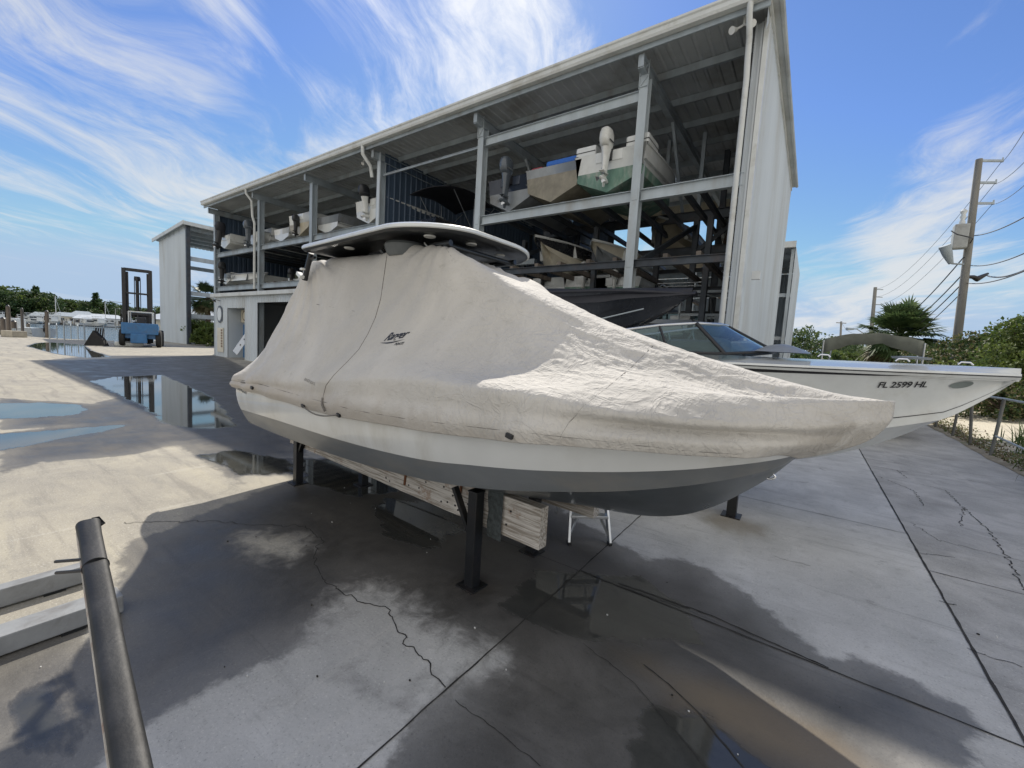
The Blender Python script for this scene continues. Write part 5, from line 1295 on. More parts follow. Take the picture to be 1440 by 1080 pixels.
# glazed crate frame seen low beside the end wall
fr = empty('storage_rack', (-3.1, 15.2, 0), 0, 'pale open storage rack standing low beside the end wall', 'storage rack')
for dx in (-.75, .75):
    for dy in (0, 1.2):
        mb = MB(); mb.b2((dx - .03, dy - .03, 0), (dx + .03, dy + .03, 4.0)); mb.build('upright', steel_pale, fr)
for z in (2.2, 3.2, 3.97):
    for dy in (0, 1.2):
        mb = MB(); mb.b2((-.75, dy - .03, z - .04), (.75, dy + .03, z + .04)); mb.build('rail', steel_pale, fr)

# ---- white bowrider behind the covered boat
br = empty('white_bowrider', (-5.7, 5.75, 0), 0, 'long white bowrider with a black hull line, glass windshield and registration number', 'boat')
BL = 7.25
def bf(t, side):
    q = max(0, (t - .45) / .55); hb = 1.12 * max(.012, 1 - q ** 2.5)
    up = max(0, (t - .60) / .40)
    sh = Vector((BL * t, side * hb, 1.70 + .095 * t * t))
    T = [0, .60, .70, .80, .88, .94, .98, 1.0]
    kz = float(catmull(T, [.48, .50, .58, .76, 1.04, 1.34, 1.58, 1.70], t)); k = Vector((float(catmull(T, [0, 4.37, 5.1, 5.85, 6.40, 6.80, 7.08, 7.18], t)), 0, kz))
    cz = .88 + .62 * up ** 1.6; ch = Vector(((BL * t) * .5 + k.x * .5, side * hb * (.86 - .30 * up), max(cz, kz + .03)))
    return sh, ch, k
build_hull(br, bf, gelwhite, gelwhite, gelwhite, n_=60, band=.06, crown=.14, stripe=(.915, .955))
ms = MB()
S2 = []
for i in range(61):
    t = i / 60; sh, ch, k = bf(t, -1); a0, a1 = .16 + .0 * t, .175
    S2.append([ch.lerp(sh, a) + Vector((0, .05 * math.sin(PI * a) * t - .005, 0)) for a in (a0, a1)])
ms.grid(S2); ms.build('boot_stripe', ink, br)
ms = MB()
for i in range(61):
    pass
S2 = []
for i in range(61):
    t = i / 60; sh, ch, k = bf(t, -1); S2.append([sh + Vector((0, -.031, -.012)), sh + Vector((0, -.031, -.001))])
ms.grid(S2); ms.build('rub_rail_insert', ink, br)
def bproj(t0, a0, hgt=1.):
    def f(co):
        t = t0 + co.x / BL; sh, ch, k = bf(t, -1); H_ = (sh - ch).length; a = a0 + co.y / H_; p = ch.lerp(sh, a); return Vector((p.x, p.y + .05 * math.sin(PI * a) * t - .012, p.z))
    return f
xt = at(1238, 540, 5.0).x + 5.7
text_mesh('registration_number', 'FL 2599 HL', .082, Matrix.Identity(4), ink, br, ext=0, shear=.25, bold=.0014, proj=bproj(xt / BL, .72), spacing=.95)
mb = MB(); el = bproj(.945, .74); P = [el(Vector((.085 * math.cos(a), .032 * math.sin(a), 0))) for a in np.linspace(0, 2 * PI, 25)[:-1]]; mb.add(P, [tuple(range(24))]); mb.build('oval_badge', mat('grey_badge', (.16, .19, .18), .5), br)
# windshield
B_ = [Vector(p) for p in ((2.75, -.95, 1.80), (4.4, -.93, 1.83), (4.95, -.82, 1.85), (5.30, -.35, 1.90), (5.36, 0, 1.91), (5.30, .35, 1.90), (4.95, .82, 1.85), (4.4, .93, 1.83), (2.75, .95, 1.80))]
T_ = [Vector(p) for p in ((2.80, -.92, 1.90), (4.25, -.84, 2.13), (4.62, -.72, 2.17), (4.80, -.32, 2.19), (4.83, 0, 2.195), (4.80, .32, 2.19), (4.62, .72, 2.17), (4.25, .84, 2.13), (2.80, .92, 1.90))]
mb = MB(); mb.grid([B_, T_]); mb.build('windshield', glass, br, smooth=20)
mb = MB(); mb.tube(T_, .018, 8); mb.build('windshield_frame', alu, br, smooth=50)
mb = MB(); mb.tube(B_, .016, 8); mb.tube([B_[2], T_[2]], .022, 8); mb.build('windshield_base', black_plastic, br, smooth=50)
for i in (1, 6, 4):
    mb = MB(); mb.tube([B_[i], T_[i]], .014, 8); mb.build('mullion', black_plastic, br)
mb = MB(); mb.b2((3.4, -.8, 1.55), (4.1, -.3, 2.02)); mb.build('seat', black_plastic, br, bevel=.08); mb = MB(); mb.b2((4.3, -.75, 1.7), (4.9, -.2, 1.98)); mb.build('dashboard', gelgrey, br, bevel=.08)
for s in (5.75, 6.35, 6.8):
    mb = MB(); P0_ = Vector((s, -.62 * (7.4 - s) / 1.6, 1.87)); mb.tube([P0_, P0_ + Vector((.02, 0, .022)), P0_ + Vector((.08, .01, .022)), P0_ + Vector((.10, .01, 0))], .008, 8); mb.build('cleat', chrome, br, smooth=50)
mb = MB(); mb.lathe([(.10, .0), (.11, .02), (.0, .03)], 20, Matrix.Translation((6.5, -.1, 1.90)) @ Matrix.Scale(1.4, 4, (1, 0, 0))); mb.build('deck_hatch', gelgrey, br, smooth=40)
mb = MB(); P = []
for i in range(14):
    P.append([Vector((5.15 + .55 * i / 13, -.5 + .4 * q / 9, 1.90 + .09 * math.sin(PI * i / 13) * math.sin(PI * q / 9) * (1 + .6 * fnoise(i, q)))) for q in range(10)])
mb.grid(P); mb.build('folded_cloth', gelgrey, br, smooth=60)
for sgn in (-1, 1):
    e = empty('timber_bunk', (-5.0, 5.75 + sgn * .4, 0), 0, ('near', 'far')[sgn > 0] + ' timber bunk carrying the white bowrider', 'timber bunk', 'timber bunks under the bowrider')
    mb = MB(); mb.b2((0, -.05, .46), (4.3, .05, .74)); mb.build('plank', bunkm, e, bevel=.004)
    e = empty('boat_stand_post', (-4.4, 5.75 + sgn * .4, 0), 0, 'rear post under the ' + ('near', 'far')[sgn > 0] + ' bunk of the white bowrider', 'stand post', 'black steel posts that carry the bunks')
    mb = MB(); mb.box((0, -.10, .37), (.09, .09, .74)); mb.build('post', black_paint, e, bevel=.005); mb = MB(); mb.box((0, -.1, .006), (.17, .17, .012)); mb.build('base_plate', black_paint, e)

# ---- big boat under a black cover
bc = empty('black_covered_boat', (-8.9, 8.3, 0), 0, 'large dark boat under a glossy black cover, its flared bow rising past the column', 'boat')
def cf(t, side):
    q = max(0, (t - .4) / .6); hb = 1.25 * max(.05, 1 - q ** 2.6); up = max(0, (t - .55) / .45); Lc = 7.0
    sh = Vector((Lc * t, side * hb, 2.80 + .20 * t * t - .06 * max(0, t - .85) * 6)); kz = 1.25 + 1.45 * up ** 1.5
    k = Vector((Lc * t - .5 * up, 0, kz)); ch = Vector((Lc * t - .25 * up, side * hb * (.85 - .35 * up), 1.65 + 1.05 * up ** 1.4)); ch.z = max(ch.z, kz + .03)
    return sh, ch, k
build_hull(bc, cf, gelblack, gelblack, tarp_black, n_=50, band=.3, crown=.22)
mb = MB(); P = []
for i in range(40):
    t = .35 + .66 * i / 39; row = []
    for q in range(17):
        a = -1 + 2 * q / 16; sh, ch, k = cf(min(t, 1), 1); yb = sh.y + .04
        z = sh.z + .36 * (1 - a * a) * max(.10, 1.35 - t * 1.25) + .03 * fnoise(t * 9, a * 4) - ((.22 if t < .8 else .22 * max(.1, (1 - t) / .2)) if abs(a) > .99 else 0)
        row.append(Vector((7.0 * t, a * yb, z)))
    P.append(row)
mb.grid(P); mb.build('bow_cover', tarp_black, bc, smooth=60)
mb = MB(); mb.tube([(5.2, -.9, 2.3), (6.3, -.55, 2.62)], .012, 6); mb.tube([(4.7, -1.1, 2.25), (5.9, -.8, 2.25)], .010, 6); mb.build('cover_strap', steel_pale, bc)
for sgn in (-1, 1):
    for x in (1.2, 4.2):
        e = empty('boat_stand_post', (-8.9 + x, 8.3 + sgn * .5, 0), 0, ('near', 'far')[sgn > 0] + ' ' + ('rear', 'front')[x > 2] + ' post under the black covered boat', 'stand post', 'black steel posts that carry the bunks')
        mb = MB(); mb.box((0, 0, .75), (.1, .1, 1.5)); mb.build('post', black_paint, e, bevel=.005); mb = MB(); mb.box((0, 0, .006), (.2, .2, .012)); mb.build('base_plate', black_paint, e)
# ---- grey boat with a folded top between the bowrider and the rack
gb = empty('grey_boat', (-7.2, 9.6, .45), 0, 'grey boat with a flat dark top on V struts, behind the bowrider windshield', 'boat')
build_hull(gb, hull_fn(6.2, 2.1, 1.15, 0, 1.0), gelgrey, gelblack, gelgrey, open_well=True)
pa, pc_ = at(902, 458, 9.2), at(994, 452, 9.2)
zt4 = pa.z - .45; x0_, x1_ = pa.x + 7.2, pc_.x + 7.2
mb = MB(); mb.b2((x0_, -.8, zt4 - .03), (x1_, .9, zt4 + .03)); mb.build('flat_top', steel_dark, gb, bevel=.015)
mb = MB(); mb.tube([(x0_, -.82, zt4), (x1_, -.82, zt4)], .02, 8); mb.build('top_edge', alu, gb)
for s0, s1 in ((.42, .60), (.95, .68), (.2, -.1)):
    for sy in (-.8, .8):
        mb = MB(); mb.tube([(x0_ + (x1_ - x0_) * s0, sy, zt4), (x0_ + (x1_ - x0_) * s1, sy, 1.1)], .018, 8); mb.build('top_strut', alu, gb)
# ---- pontoon boat with its canopy, seen over the bowrider deck
pn = empty('pontoon_boat', (1.32, 15.2, 0), R_(-6), 'pontoon boat with a faded grey canopy parked by the fence behind the bowrider', 'boat')
for y_ in (-.85, .85):
    mb = MB(); mb.tube([(y_, -1.1, .65), (y_, -.9, .6), (y_, 4.6, .6), (y_, 5.2, .8)], [.05, .26, .26, .05], 14); mb.build('pontoon', alu, pn, smooth=60)
mb = MB(); mb.b2((-1.22, -.8, .88), (1.22, 4.8, .98)); mb.build('deck', gelgrey, pn, bevel=.01)
for y_ in (-.75, 4.7):
    mb = MB(); mb.b2((-1.2, y_, 1.0), (1.2, y_ + .04, 1.55)); mb.build('fence_panel', gelwhite, pn, bevel=.02)
for x in (-1.2, 1.16):
    mb = MB(); mb.b2((x, -.7, 1.0), (x + .04, 4.7, 1.55)); mb.build('fence_panel', gelwhite, pn, bevel=.02)
for y_ in (-.75,):
    mb = MB(); mb.tube([(-1.2, y_, 1.55), (-1.2, y_, 1.80), (1.2, y_, 1.78), (1.2, y_, 1.55)], .022, 8); mb.build('hand_rail', alu, pn, smooth=50)
def can_z(a): return 2.50 + .17 * (1 - a * a)
mb = MB(); P = []
for i in range(12):
    y_ = -.9 + 2.6 * i / 11; P.append([Vector((.98 * a, y_ + .03 * fnoise(a * 3, i), can_z(a) + .03 * fnoise(a * 3, i * .6) - .02 * math.sin(i / 11 * PI * 3) ** 2)) for a in np.linspace(-1, 1, 19)])
P = [[p + Vector((0, .02, -.40 + .05 * fnoise(k * .5, 4) + .12 * math.sin(PI * k / 18))) for k, p in enumerate(P[0])]] + P
mb.grid(P); o_ = mb.build('canopy', tarp_grey, pn, smooth=50); o_.modifiers.new('t', 'SOLIDIFY').thickness = .015
for x in (-1.0, 1.0):
    for pts_ in ([(x, -.9, 2.45), (x, -.75, 1.0)], [(x, 1.7, 2.45), (x, .6, 1.0)]):
        mb = MB(); mb.tube(pts_, .02, 8); mb.build('canopy_pole', alu, pn, smooth=50)

# ================================================================== marine forklift and other yard gear on the far left
FK = Vector((-44.6, 10.6, 0)); hdg = math.atan2(.30, -.95)      # mast looks away from us, towards the water
fk = empty('marine_forklift', FK, hdg, 'blue marine forklift with a tall black mast parked by the water', 'forklift'); fk.scale = (.85, .74, .86)
mb = MB(); mb.b2((-2.4, -1.35, .75), (.9, 1.35, 2.0)); mb.b2((-2.75, -1.45, 1.15), (-2.3, 1.45, 2.15)); mb.build('body', blue_paint, fk, bevel=.06)
mb = MB(); mb.b2((-2.9, -.55, .35), (-2.0, .75, 1.2)); mb.build('counterweight', blue_paint, fk, bevel=.06)
for x, y_ in ((-1.9, -1.45), (-1.9, 1.45), (1.2, -1.45), (1.2, 1.45)):
    M_ = Matrix.Translation((x, y_, .78)) @ Matrix.Rotation(PI / 2, 4, 'X')
    mb = MB(); mb.lathe([(.40, -.22), (.70, -.24), (.78, -.16), (.78, .16), (.70, .24), (.40, .22)], 28, M_); wh = mb.build('wheel', rubber, fk, smooth=40)
    mb = MB(); mb.lathe([(.0, -.10), (.16, -.12), (.38, -.20), (.40, -.2), (.40, .2), (.38, .20), (.16, .12), (.0, .10)], 24, M_); mb.build('rim', gelwhite if x < 0 else steel_pale, wh, smooth=40)
for y_ in (-.95, .95):
    mb = MB(); mb.tube([(-1.9, y_, 2.0), (-1.9, y_, 3.15), (-.3, y_, 3.15), (-.1, y_, 2.0)], .05, 8); mb.build('cab_frame', trim_white, fk, smooth=40)
mb = MB(); mb.tube([(-1.9, -.95, 3.15), (-1.9, .95, 3.15)], .05, 8); mb.build('cab_roof_bar', trim_white, fk); mb = MB(); mb.tube([(-.3, -.95, 3.15), (-.3, .95, 3.15)], .05, 8); mb.build('cab_roof_bar', trim_white, fk)
mb = MB(); mb.b2((-1.3, -.35, 2.0), (-.8, .35, 2.7)); mb.build('seat', black_plastic, fk, bevel=.08)
mb = MB(); mb.tube([(-.55, 0, 2.0), (-.4, 0, 2.5)], .03, 8); mb.lathe([(.2, 0), (.22, .02), (.2, .04)], 18, Matrix.Translation((-.4, 0, 2.5)) @ Matrix.Rotation(.5, 4, 'Y')); mb.build('steering_wheel', black_plastic, fk, smooth=40)
mastm = black_paint; ym = .55
for dy in (-1.12, 1.12):
    mb = MB(); mb.b2((1.6, ym + dy - .16, .25), (2.05, ym + dy + .16, 7.3)); mb.build('mast_rail', mastm, fk, bevel=.02)
    mb = MB(); mb.b2((2.05, ym + dy * .78 - .1, .3), (2.3, ym + dy * .78 + .1, 7.0)); mb.build('inner_rail', mastm, fk, bevel=.02)
for z, h_ in ((7.05, .28), (4.9, .16), (2.9, .35), (.6, .3)):
    mb = MB(); mb.b2((1.65, ym - 1.1, z), (1.95, ym + 1.1, z + h_)); mb.build('cross_bar', mastm, fk, bevel=.02)
mb = MB(); mb.tube([(1.8, ym, .5), (1.8, ym, 6.4)], .15, 12); mb.tube([(1.8, ym, 6.2), (1.8, ym, 6.6)], .26, 12); mb.build('lift_cylinder', mastm, fk, smooth=40)
for dy in (-.25, .25):
    mb = MB(); mb.tube([(1.9, ym + dy, .8), (1.95, ym + dy, 6.5)], .04, 6); mb.build('chain', mastm, fk)
mb = MB(); mb.b2((2.1, ym - 1.5, 1.3), (2.45, ym + 1.5, 1.6)); mb.b2((2.1, ym - 1.5, 2.7), (2.45, ym + 1.5, 2.95)); 
for y_ in (-1.45, -.7, .7, 1.45): mb.b2((2.1, ym + y_ - .06, 1.3), (2.4, ym + y_ + .06, 3.4))
mb.build('carriage', mastm, fk)
mb = MB(); mb.tube([(2.2, ym + 1.5, 3.4), (2.2, ym + 1.9, 3.4), (2.2, ym + 1.9, 1.4), (2.2, ym + 1.5, 1.4)], .04, 6); mb.tube([(2.2, ym + .6, 4.0), (2.2, ym + 2.3, 4.05)], .03, 6); mb.build('side_rail', steel_pale, fk)
for dy in (-.8, .8):
    mb = MB(); mb.b2((2.4, ym + dy - .12, .2), (2.6, ym + dy + .12, 2.9)); mb.b2((2.5, ym + dy - .12, .12), (6.4, ym + dy + .12, .28)); mb.build('fork', rubber, fk, bevel=.02)
# rubber clad fork heap and drum
q_ = gp(136, 486)
hp = empty('fork_guard', q_, hdg + 1.2, 'black rubber clad wedge with upright fingers on the ground beside the forklift', 'fork guard')
mb = MB(); mb.add([(-1.3, -.5, 0), (1.3, -.5, 0), (1.3, .5, 0), (-1.3, .5, 0), (-.9, -.4, .7), (.2, -.4, 1.5), (.2, .4, 1.5), (-.9, .4, .7)], [(0, 1, 2, 3), (0, 4, 5, 1), (3, 2, 6, 7), (4, 7, 6, 5), (1, 5, 6, 2), (0, 3, 7, 4)]); mb.build('wedge', rubber, hp, bevel=.05); hp.scale = (.5, .5, .75)
for k in range(4):
    mb = MB(); mb.beam((-.7 + .28 * k, 0, .7 + .15 * k), (-.85 + .28 * k, 0, 1.75), .1, .16); mb.build('finger', rubber, hp, bevel=.01)
q_ = gp(182, 487)
cb = empty('white_cradle', q_, hdg + .2, 'white plastic cradle block lying under the back of the forklift', 'block'); mb = MB(); mb.b2((-.5, -.8, 0), (.3, .9, .38)); mb.build('block', gelwhite, cb, bevel=.12)
mb = MB(); mb.b2((-.52, -.3, .3), (.32, .4, .40)); mb.build('strap_slot', gelgrey, cb, bevel=.01)
# pilings, hand rails, fence panel along the quay
for px_, py_, h_, r_, lab in ((5, 471, 1.9, .28, 'short thick weathered piling at the left edge of the quay'), (13, 473, 3.3, .2, 'brown piling on the quay, left of the moored boats'), (20, 471, 1.6, .3, 'short piling behind the brown one on the quay'), (32, 467, 3.4, .19, 'slim dark piling in front of the moored dark boat'), (40, 466, 1.2, .24, 'stubby piling at the stern of the moored white boat'), (67, 475, 3.0, .21, 'tall dark piling in front of the moored white boat')):
    q_ = gp(px_, py_); h_ *= .8; e = empty('piling', q_, 0, lab, 'piling', 'wooden pilings along the quay')
    mb = MB(); r_ *= .72; mb.tube([(0, 0, -1.5), (0, 0, 0), (.02, 0, h_)], [r_ * 1.05, r_, r_ * .92], 12); mb.build('post', wood_grey, e, smooth=50)
    mb = MB(); mb.lathe([(r_ * .95, h_), (r_ * .5, h_ + .12), (0, h_ + .18)], 12); mb.build('cap', black_plastic, e, smooth=50)
for px_, lab in ((80, 'left pair of pipe hand rails at the quay ladder'), (100, 'right pair of pipe hand rails at the quay ladder')):
    q_ = gp(px_, 477); e = empty('quay_hand_rail', q_, R_(80), lab, 'hand rail', 'pipe hand rails at the quay')
    for dx in (-.45, 0, .45):
        mb = MB(); mb.tube([(dx, 0, 0), (dx, 0, 1.25), (dx, .25, 1.4), (dx, .6, 1.3), (dx, .7, .0)], .035, 6); mb.build('rail', steel_pale, e, smooth=50)
q_ = gp(132, 481); e = empty('mesh_fence_panel', q_, R_(58), 'grey mesh fence panel on the quay left of the forklift', 'fence')
for dx in (-1.9, -.6, .7, 1.9):
    mb = MB(); mb.tube([(dx, 0, 0), (dx, 0, 1.5)], .04, 6); mb.build('fence_post', steel_grey, e)
mb = MB()
for k in range(26):
    mb.beam((-1.9 + 3.8 * k / 25, 0, .08), (-1.9 + 3.8 * k / 25, 0, 1.45), .012, .012)
for k in range(10): mb.beam((-1.9, 0, .1 + .145 * k), (1.9, 0, .1 + .145 * k), .012, .012)
mb.build('mesh', steel_grey, e)
q_ = gp(20, 474); e = empty('concrete_block', q_, .4, 'sand coloured concrete block beside the brown piling', 'block'); mb = MB(); mb.b2((-.7, -.5, 0), (.7, .5, .55)); mb.build('block', concrete_old, e, bevel=.06); mb = MB(); mb.tube([(0, 0, .5), (0, 0, .75)], .12, 10); mb.build('ring_bolt', steel_grey, e)

# ================================================================== vegetation
def leaf_mesh(name, n, fcen, size, m, parent, seed=0, elong=1.6, curl=.3, droop=0.):
    """n small leaf faces; fcen(rng) -> (centre, outward direction, scale)"""
    r = np.random.default_rng(seed); v = []; f = []
    for i in range(n):
        c, out, s = fcen(r)
        a = Vector(r.normal(size=3)).normalized(); d = (a + Vector(out) * .9 + Vector((0, 0, -droop))).normalized()
        b = d.cross(Vector(r.normal(size=3))).normalized(); L = size * s * r.uniform(.6, 1.3); w_ = L / elong / 2
        c = Vector(c); nn = d.cross(b)
        k = len(v); v += [c - b * w_ * .3, c + d * L * .5 + b * w_ + nn * curl * w_, c + d * L, c + d * L * .5 - b * w_ + nn * curl * w_]
        f.append((k, k + 1, k + 2, k + 3))
    me = bpy.data.meshes.new(name); me.from_pydata([tuple(q) for q in v], [], f)
    for q in (m if isinstance(m, list) else [m]): me.materials.append(q)
    if isinstance(m, list): me.polygons.foreach_set('material_index', [int(x) for x in r.integers(0, len(m), len(f))])
    o = bpy.data.objects.new(name, me); col.objects.link(o); o.parent = parent; return o
def clump_tree(name, x, y, H, Wd, lab, n=3000, size=.22, seed=1, mats=None, z0=.25, group=None, trunk_h=None, depth=None, clumps=26, squash=.8, cat='tree'):
    e = empty(name, (x, y, 0), 0, lab, cat, group); r = random.Random(seed); cl_ = []
    Dp = depth or Wd
    for i in range(clumps):
        a = r.random() * 2 * PI; q = math.sqrt(r.random()); hz = z0 + (1 - z0) * r.random() ** .8
        env = math.sin(min(1, (hz - z0 * .6) / (1 - z0 * .6)) * PI * .82 + .35) ** .6 if hz < 1 else .3
        cx, cy = q * math.cos(a) * Wd / 2 * env, q * math.sin(a) * Dp / 2 * env
        cl_.append((Vector((cx, cy, hz * H * .92)), r.uniform(.10, .22) * min(Wd, H) * 1.0))
    th = trunk_h or H * .5; mb = MB()
    mb.tube([(0, 0, -.1), (.03 * Wd * r.uniform(-1, 1), 0, th * .5), (.04 * Wd * r.uniform(-1, 1), .02 * Wd, th)], [.03 * H + .05, .024 * H + .03, .016 * H], 8)
    for c_, rr in cl_[::3]:
        mb.tube([(0, 0, th * .5), (c_ * .45) + Vector((0, 0, th * .35)), c_], [.014 * H + .01, .009 * H, .003 * H], 5)
    mb.build('trunk', bark, e, smooth=60)
    def fc(g):
        c_, rr = cl_[int(g.integers(len(cl_)))]; d = Vector(g.normal(size=3)).normalized(); q = g.uniform(.45, 1) ** .5
        p = c_ + Vector((d.x * rr * q, d.y * rr * q, d.z * rr * q * squash)); p.z = max(.05, p.z); return p, d, 1.
    leaf_mesh('crown', n, fc, size, mats or [leaf_dark, leaf_mid], e, seed)
    return e
def rpos(px_, d):                                # ground point under a pixel column at distance d
    p = rad(px_, 500, d); return p.x, p.y
def cabbage_palm(x, y, trunk_h, rad_, lab, seed=1, n=70, drp=1.0):
    e = empty('cabbage_palm', (x, y, 0), 0, lab, 'palm tree'); r = random.Random(seed)
    mb = MB(); P = []
    for i in range(24):
        z = trunk_h * i / 23; P.append([(( .24 + .03 * (i % 2)) * math.cos(2 * PI * k / 12), (.24 + .03 * (i % 2)) * math.sin(2 * PI * k / 12), z) for k in range(12)])
    mb.grid(P, closed=True); mb.build('trunk', bark, e, smooth=40)
    mb, md = MB(), MB()
    for i in range(n):
        el = R_(r.uniform(-55, 85)) if i > n * .25 else R_(r.uniform(-80, -30)); az = r.random() * 2 * PI
        d = Vector((math.cos(az) * math.cos(el), math.sin(az) * math.cos(el), math.sin(el))); L = rad_ * r.uniform(.28, .60)
        b0 = Vector((0, 0, trunk_h + .1)); tip = b0 + d * L + Vector((0, 0, -.08 * L * drp)); tgt = md if el < R_(-35) else mb
        tgt.tube([b0, tip], [.03, .012], 4)
        side = d.cross(Vector((0, 0, 1))).normalized(); up = side.cross(d).normalized(); fl = rad_ * r.uniform(.38, .5)
        for k in range(22):
            a = (k / 21 - .5) * R_(200); dd = (d * math.cos(a) + side * math.sin(a) + up * .18 * abs(math.sin(a))).normalized(); l = fl * (.75 + .25 * math.cos(a)) * r.uniform(.85, 1.1)
            w_ = .05 * rad_ * .5; n_ = dd.cross(up).normalized()
            m1 = tip + dd * l * .55; t2 = tip + dd * l + Vector((0, 0, -.22 * l * r.uniform(.5, 1.5)))
            tgt.add([tip, m1 + n_ * w_, t2, m1 - n_ * w_], [(0, 1, 2, 3)])
    mb.build('crown', leaf_palm, e); md.build('dry_skirt', leaf_dry, e)
    return e
xp, yp = rpos(1262, 42); cabbage_palm(xp, yp, 4.1, 3.1, 'big cabbage palm with a dense round crown behind the pontoon boat', 3, 170)
xp, yp = rpos(293, 62); cabbage_palm(xp, yp, 5.3, 2.6, 'small cabbage palm seen between the end rack and the office', 5, 60)
# green bank behind the yard, right of the building
for k, (px_, d, H, Wd, n, lab, mts) in enumerate((
        (1120, 75, 6.6, 11, 4200, 'broad dark oak just right of the rear rack building', [leaf_dark, leaf_mid]),
        (1165, 82, 5.4, 11, 4200, 'low spreading dark tree in the middle of the far tree line', [leaf_dark, leaf_mid]),
        (1190, 55, 3.0, 8, 3600, 'yellow green bushy tree behind the pontoon canopy', [leaf_mid, leaf_bright, leaf_mid]),
        (1148, 52, 2.8, 6, 2800, 'olive green bush beside the rear rack building', [leaf_mid, leaf_dark]),
        (1212, 90, 5.8, 8, 3000, 'far rounded tree beside the second utility pole', [leaf_dark, leaf_mid]),
        (1290, 62, 3.6, 9, 3600, 'dark low tree between the palm and the utility pole', [leaf_dark, leaf_mid]),
        (1322, 48, 3.9, 6, 3600, 'small airy tree left of the big utility pole', [leaf_mid, leaf_dark]),
        (1240, 60, 3.6, 9, 2600, 'olive shrub mass under the big cabbage palm', [leaf_mid, leaf_dark]))):
    x, y = rpos(px_, d); clump_tree('broadleaf_tree', x, y, H, Wd, lab, n, .40, 20 + k, mts, .12, 'trees behind the yard', clumps=34)
for k, (px_, d, H, Wd, n, lab, mts, sz) in enumerate((
        (1385, 34, 3.7, 7.5, 26000, 'wide brownish green shrubby tree right of the utility pole', [leaf_mid, leaf_dark, leaf_dry], .15),
        (1440, 30, 3.7, 7, 24000, 'dense green tree at the right edge of the yard', [leaf_dark, leaf_mid, leaf_dry], .15),
        (1485, 24, 4.0, 5.5, 18000, 'bright green sunlit tree at the far right edge', [leaf_bright, leaf_mid, leaf_mid], .14),
        (1425, 23, 1.9, 3.5, 9000, 'low bush with tangled dry twigs behind the fence', [leaf_dry, leaf_mid, leaf_dark], .10))):
    x, y = rpos(px_, d); clump_tree('broadleaf_tree', x, y, H, Wd, lab, n, sz, 60 + k, mts, .05, 'trees behind the fence', clumps=60, cat='tree')
# concrete barrier behind the fence
p0, p1 = rpos(1398, 26), rpos(1450, 24)
e = empty('sand_barrier', ((p0[0] + p1[0]) / 2, (p0[1] + p1[1]) / 2, 0), math.atan2(p1[1] - p0[1], p1[0] - p0[0]), 'long tan concrete barrier behind the fence, past the bow of the bowrider', 'barrier')
mb = MB(); L = 7; mb.add([(-L / 2, -.35, .0), (L / 2, -.35, 0), (L / 2, -.12, 2.05), (-L / 2, -.12, 2.05), (-L / 2, .35, 0), (L / 2, .35, 0), (L / 2, .12, 2.05), (-L / 2, .12, 2.05)], [(0, 1, 2, 3), (4, 7, 6, 5), (3, 2, 6, 7), (1, 5, 6, 2), (0, 3, 7, 4)]); mb.build('wall', mat('tan_concrete', (.46, .38, .28), .85, var=.12, bump=.3), e)
# ---- chain link fence, part of it without mesh
fpm = mat('dull_galvanised', (.13, .135, .13), .6, .3, var=.25, dirt=(.12, .08, .05), dirt_amt=.5)
fe = empty('chain_link_fence', (3.42, 12, 0), 0, 'low galvanised pipe fence leaning along the slab edge on the right', 'fence')
fy = [-3.5, -1.0, 1.55, 3.0, 4.6, 6.6, 8.6, 11, 14, 17.5]
tops = []
for i, y in enumerate(fy):
    lean = (.10, .05, .08, -.12, .05, .10, .0, .06, .0, .05)[i]; h_ = 1.28
    mb = MB(); mb.tube([(0, y, -.02), (lean * .5, y + lean * .3, h_ * .5), (lean, y + lean * .8, h_)], .032, 8); mb.build('fence_post', fpm, fe, smooth=50); tops.append(Vector((lean, y + lean * .8, h_)))
mb = MB(); mb.tube([tops[0] + Vector((0, -2, 0))] + tops[:4], .024, 8); mb.build('top_rail', steel_pale, fe, smooth=50)
mb = MB(); mb.tube([(.02, -3.5, .35), (.02, 1.5, .46)], .022, 8); mb.build('lower_rail', steel_pale, fe, smooth=50)
fe2 = empty('pipe_handrail', (4.6, 12, 0), 0, 'pale pipe handrail behind the leaning fence at the right edge', 'handrail')
mb = MB(); mb.tube([(0, -4, 1.45), (0, 2.6, 1.45)], .028, 8); mb.build('rail', steel_pale, fe2)
for y in (-3.5, -.5, 2.6):
    mb = MB(); mb.tube([(0, y, .1), (0, y, 1.45)], .026, 8); mb.build('fence_post', steel_grey, fe2)
# ---- tall grass clumps and ground litter beside the fence
def grass_clump(x, y, H, n, lab, seed, m, spread=.25):
    e = empty('grass_clump', (x, y, 0), 0, lab, 'grass', 'tall grasses along the fence'); r = random.Random(seed); mb = MB()
    for i in range(n):
        a = r.random() * 2 * PI; b0 = Vector((r.gauss(0, spread * .4), r.gauss(0, spread * .4), 0)); out = Vector((math.cos(a), math.sin(a), 0)); L = H * r.uniform(.5, 1.1); ln = r.uniform(.15, .75)
        pts = [b0 + out * L * ln * t ** 1.6 + Vector((0, 0, L * (t - .35 * ln * t * t))) for t in (0, .35, .7, 1)]; s = Vector((-out.y, out.x, 0)) * .011
        vs = [pts[0] - s, pts[0] + s, pts[1] + s * 1.1, pts[1] - s * 1.1, pts[2] + s * .8, pts[2] - s * .8, pts[3]]
        mb.add(vs, [(0, 1, 2, 3), (3, 2, 4, 5), (5, 4, 6)])
    mb.build('blades', m, e); return e
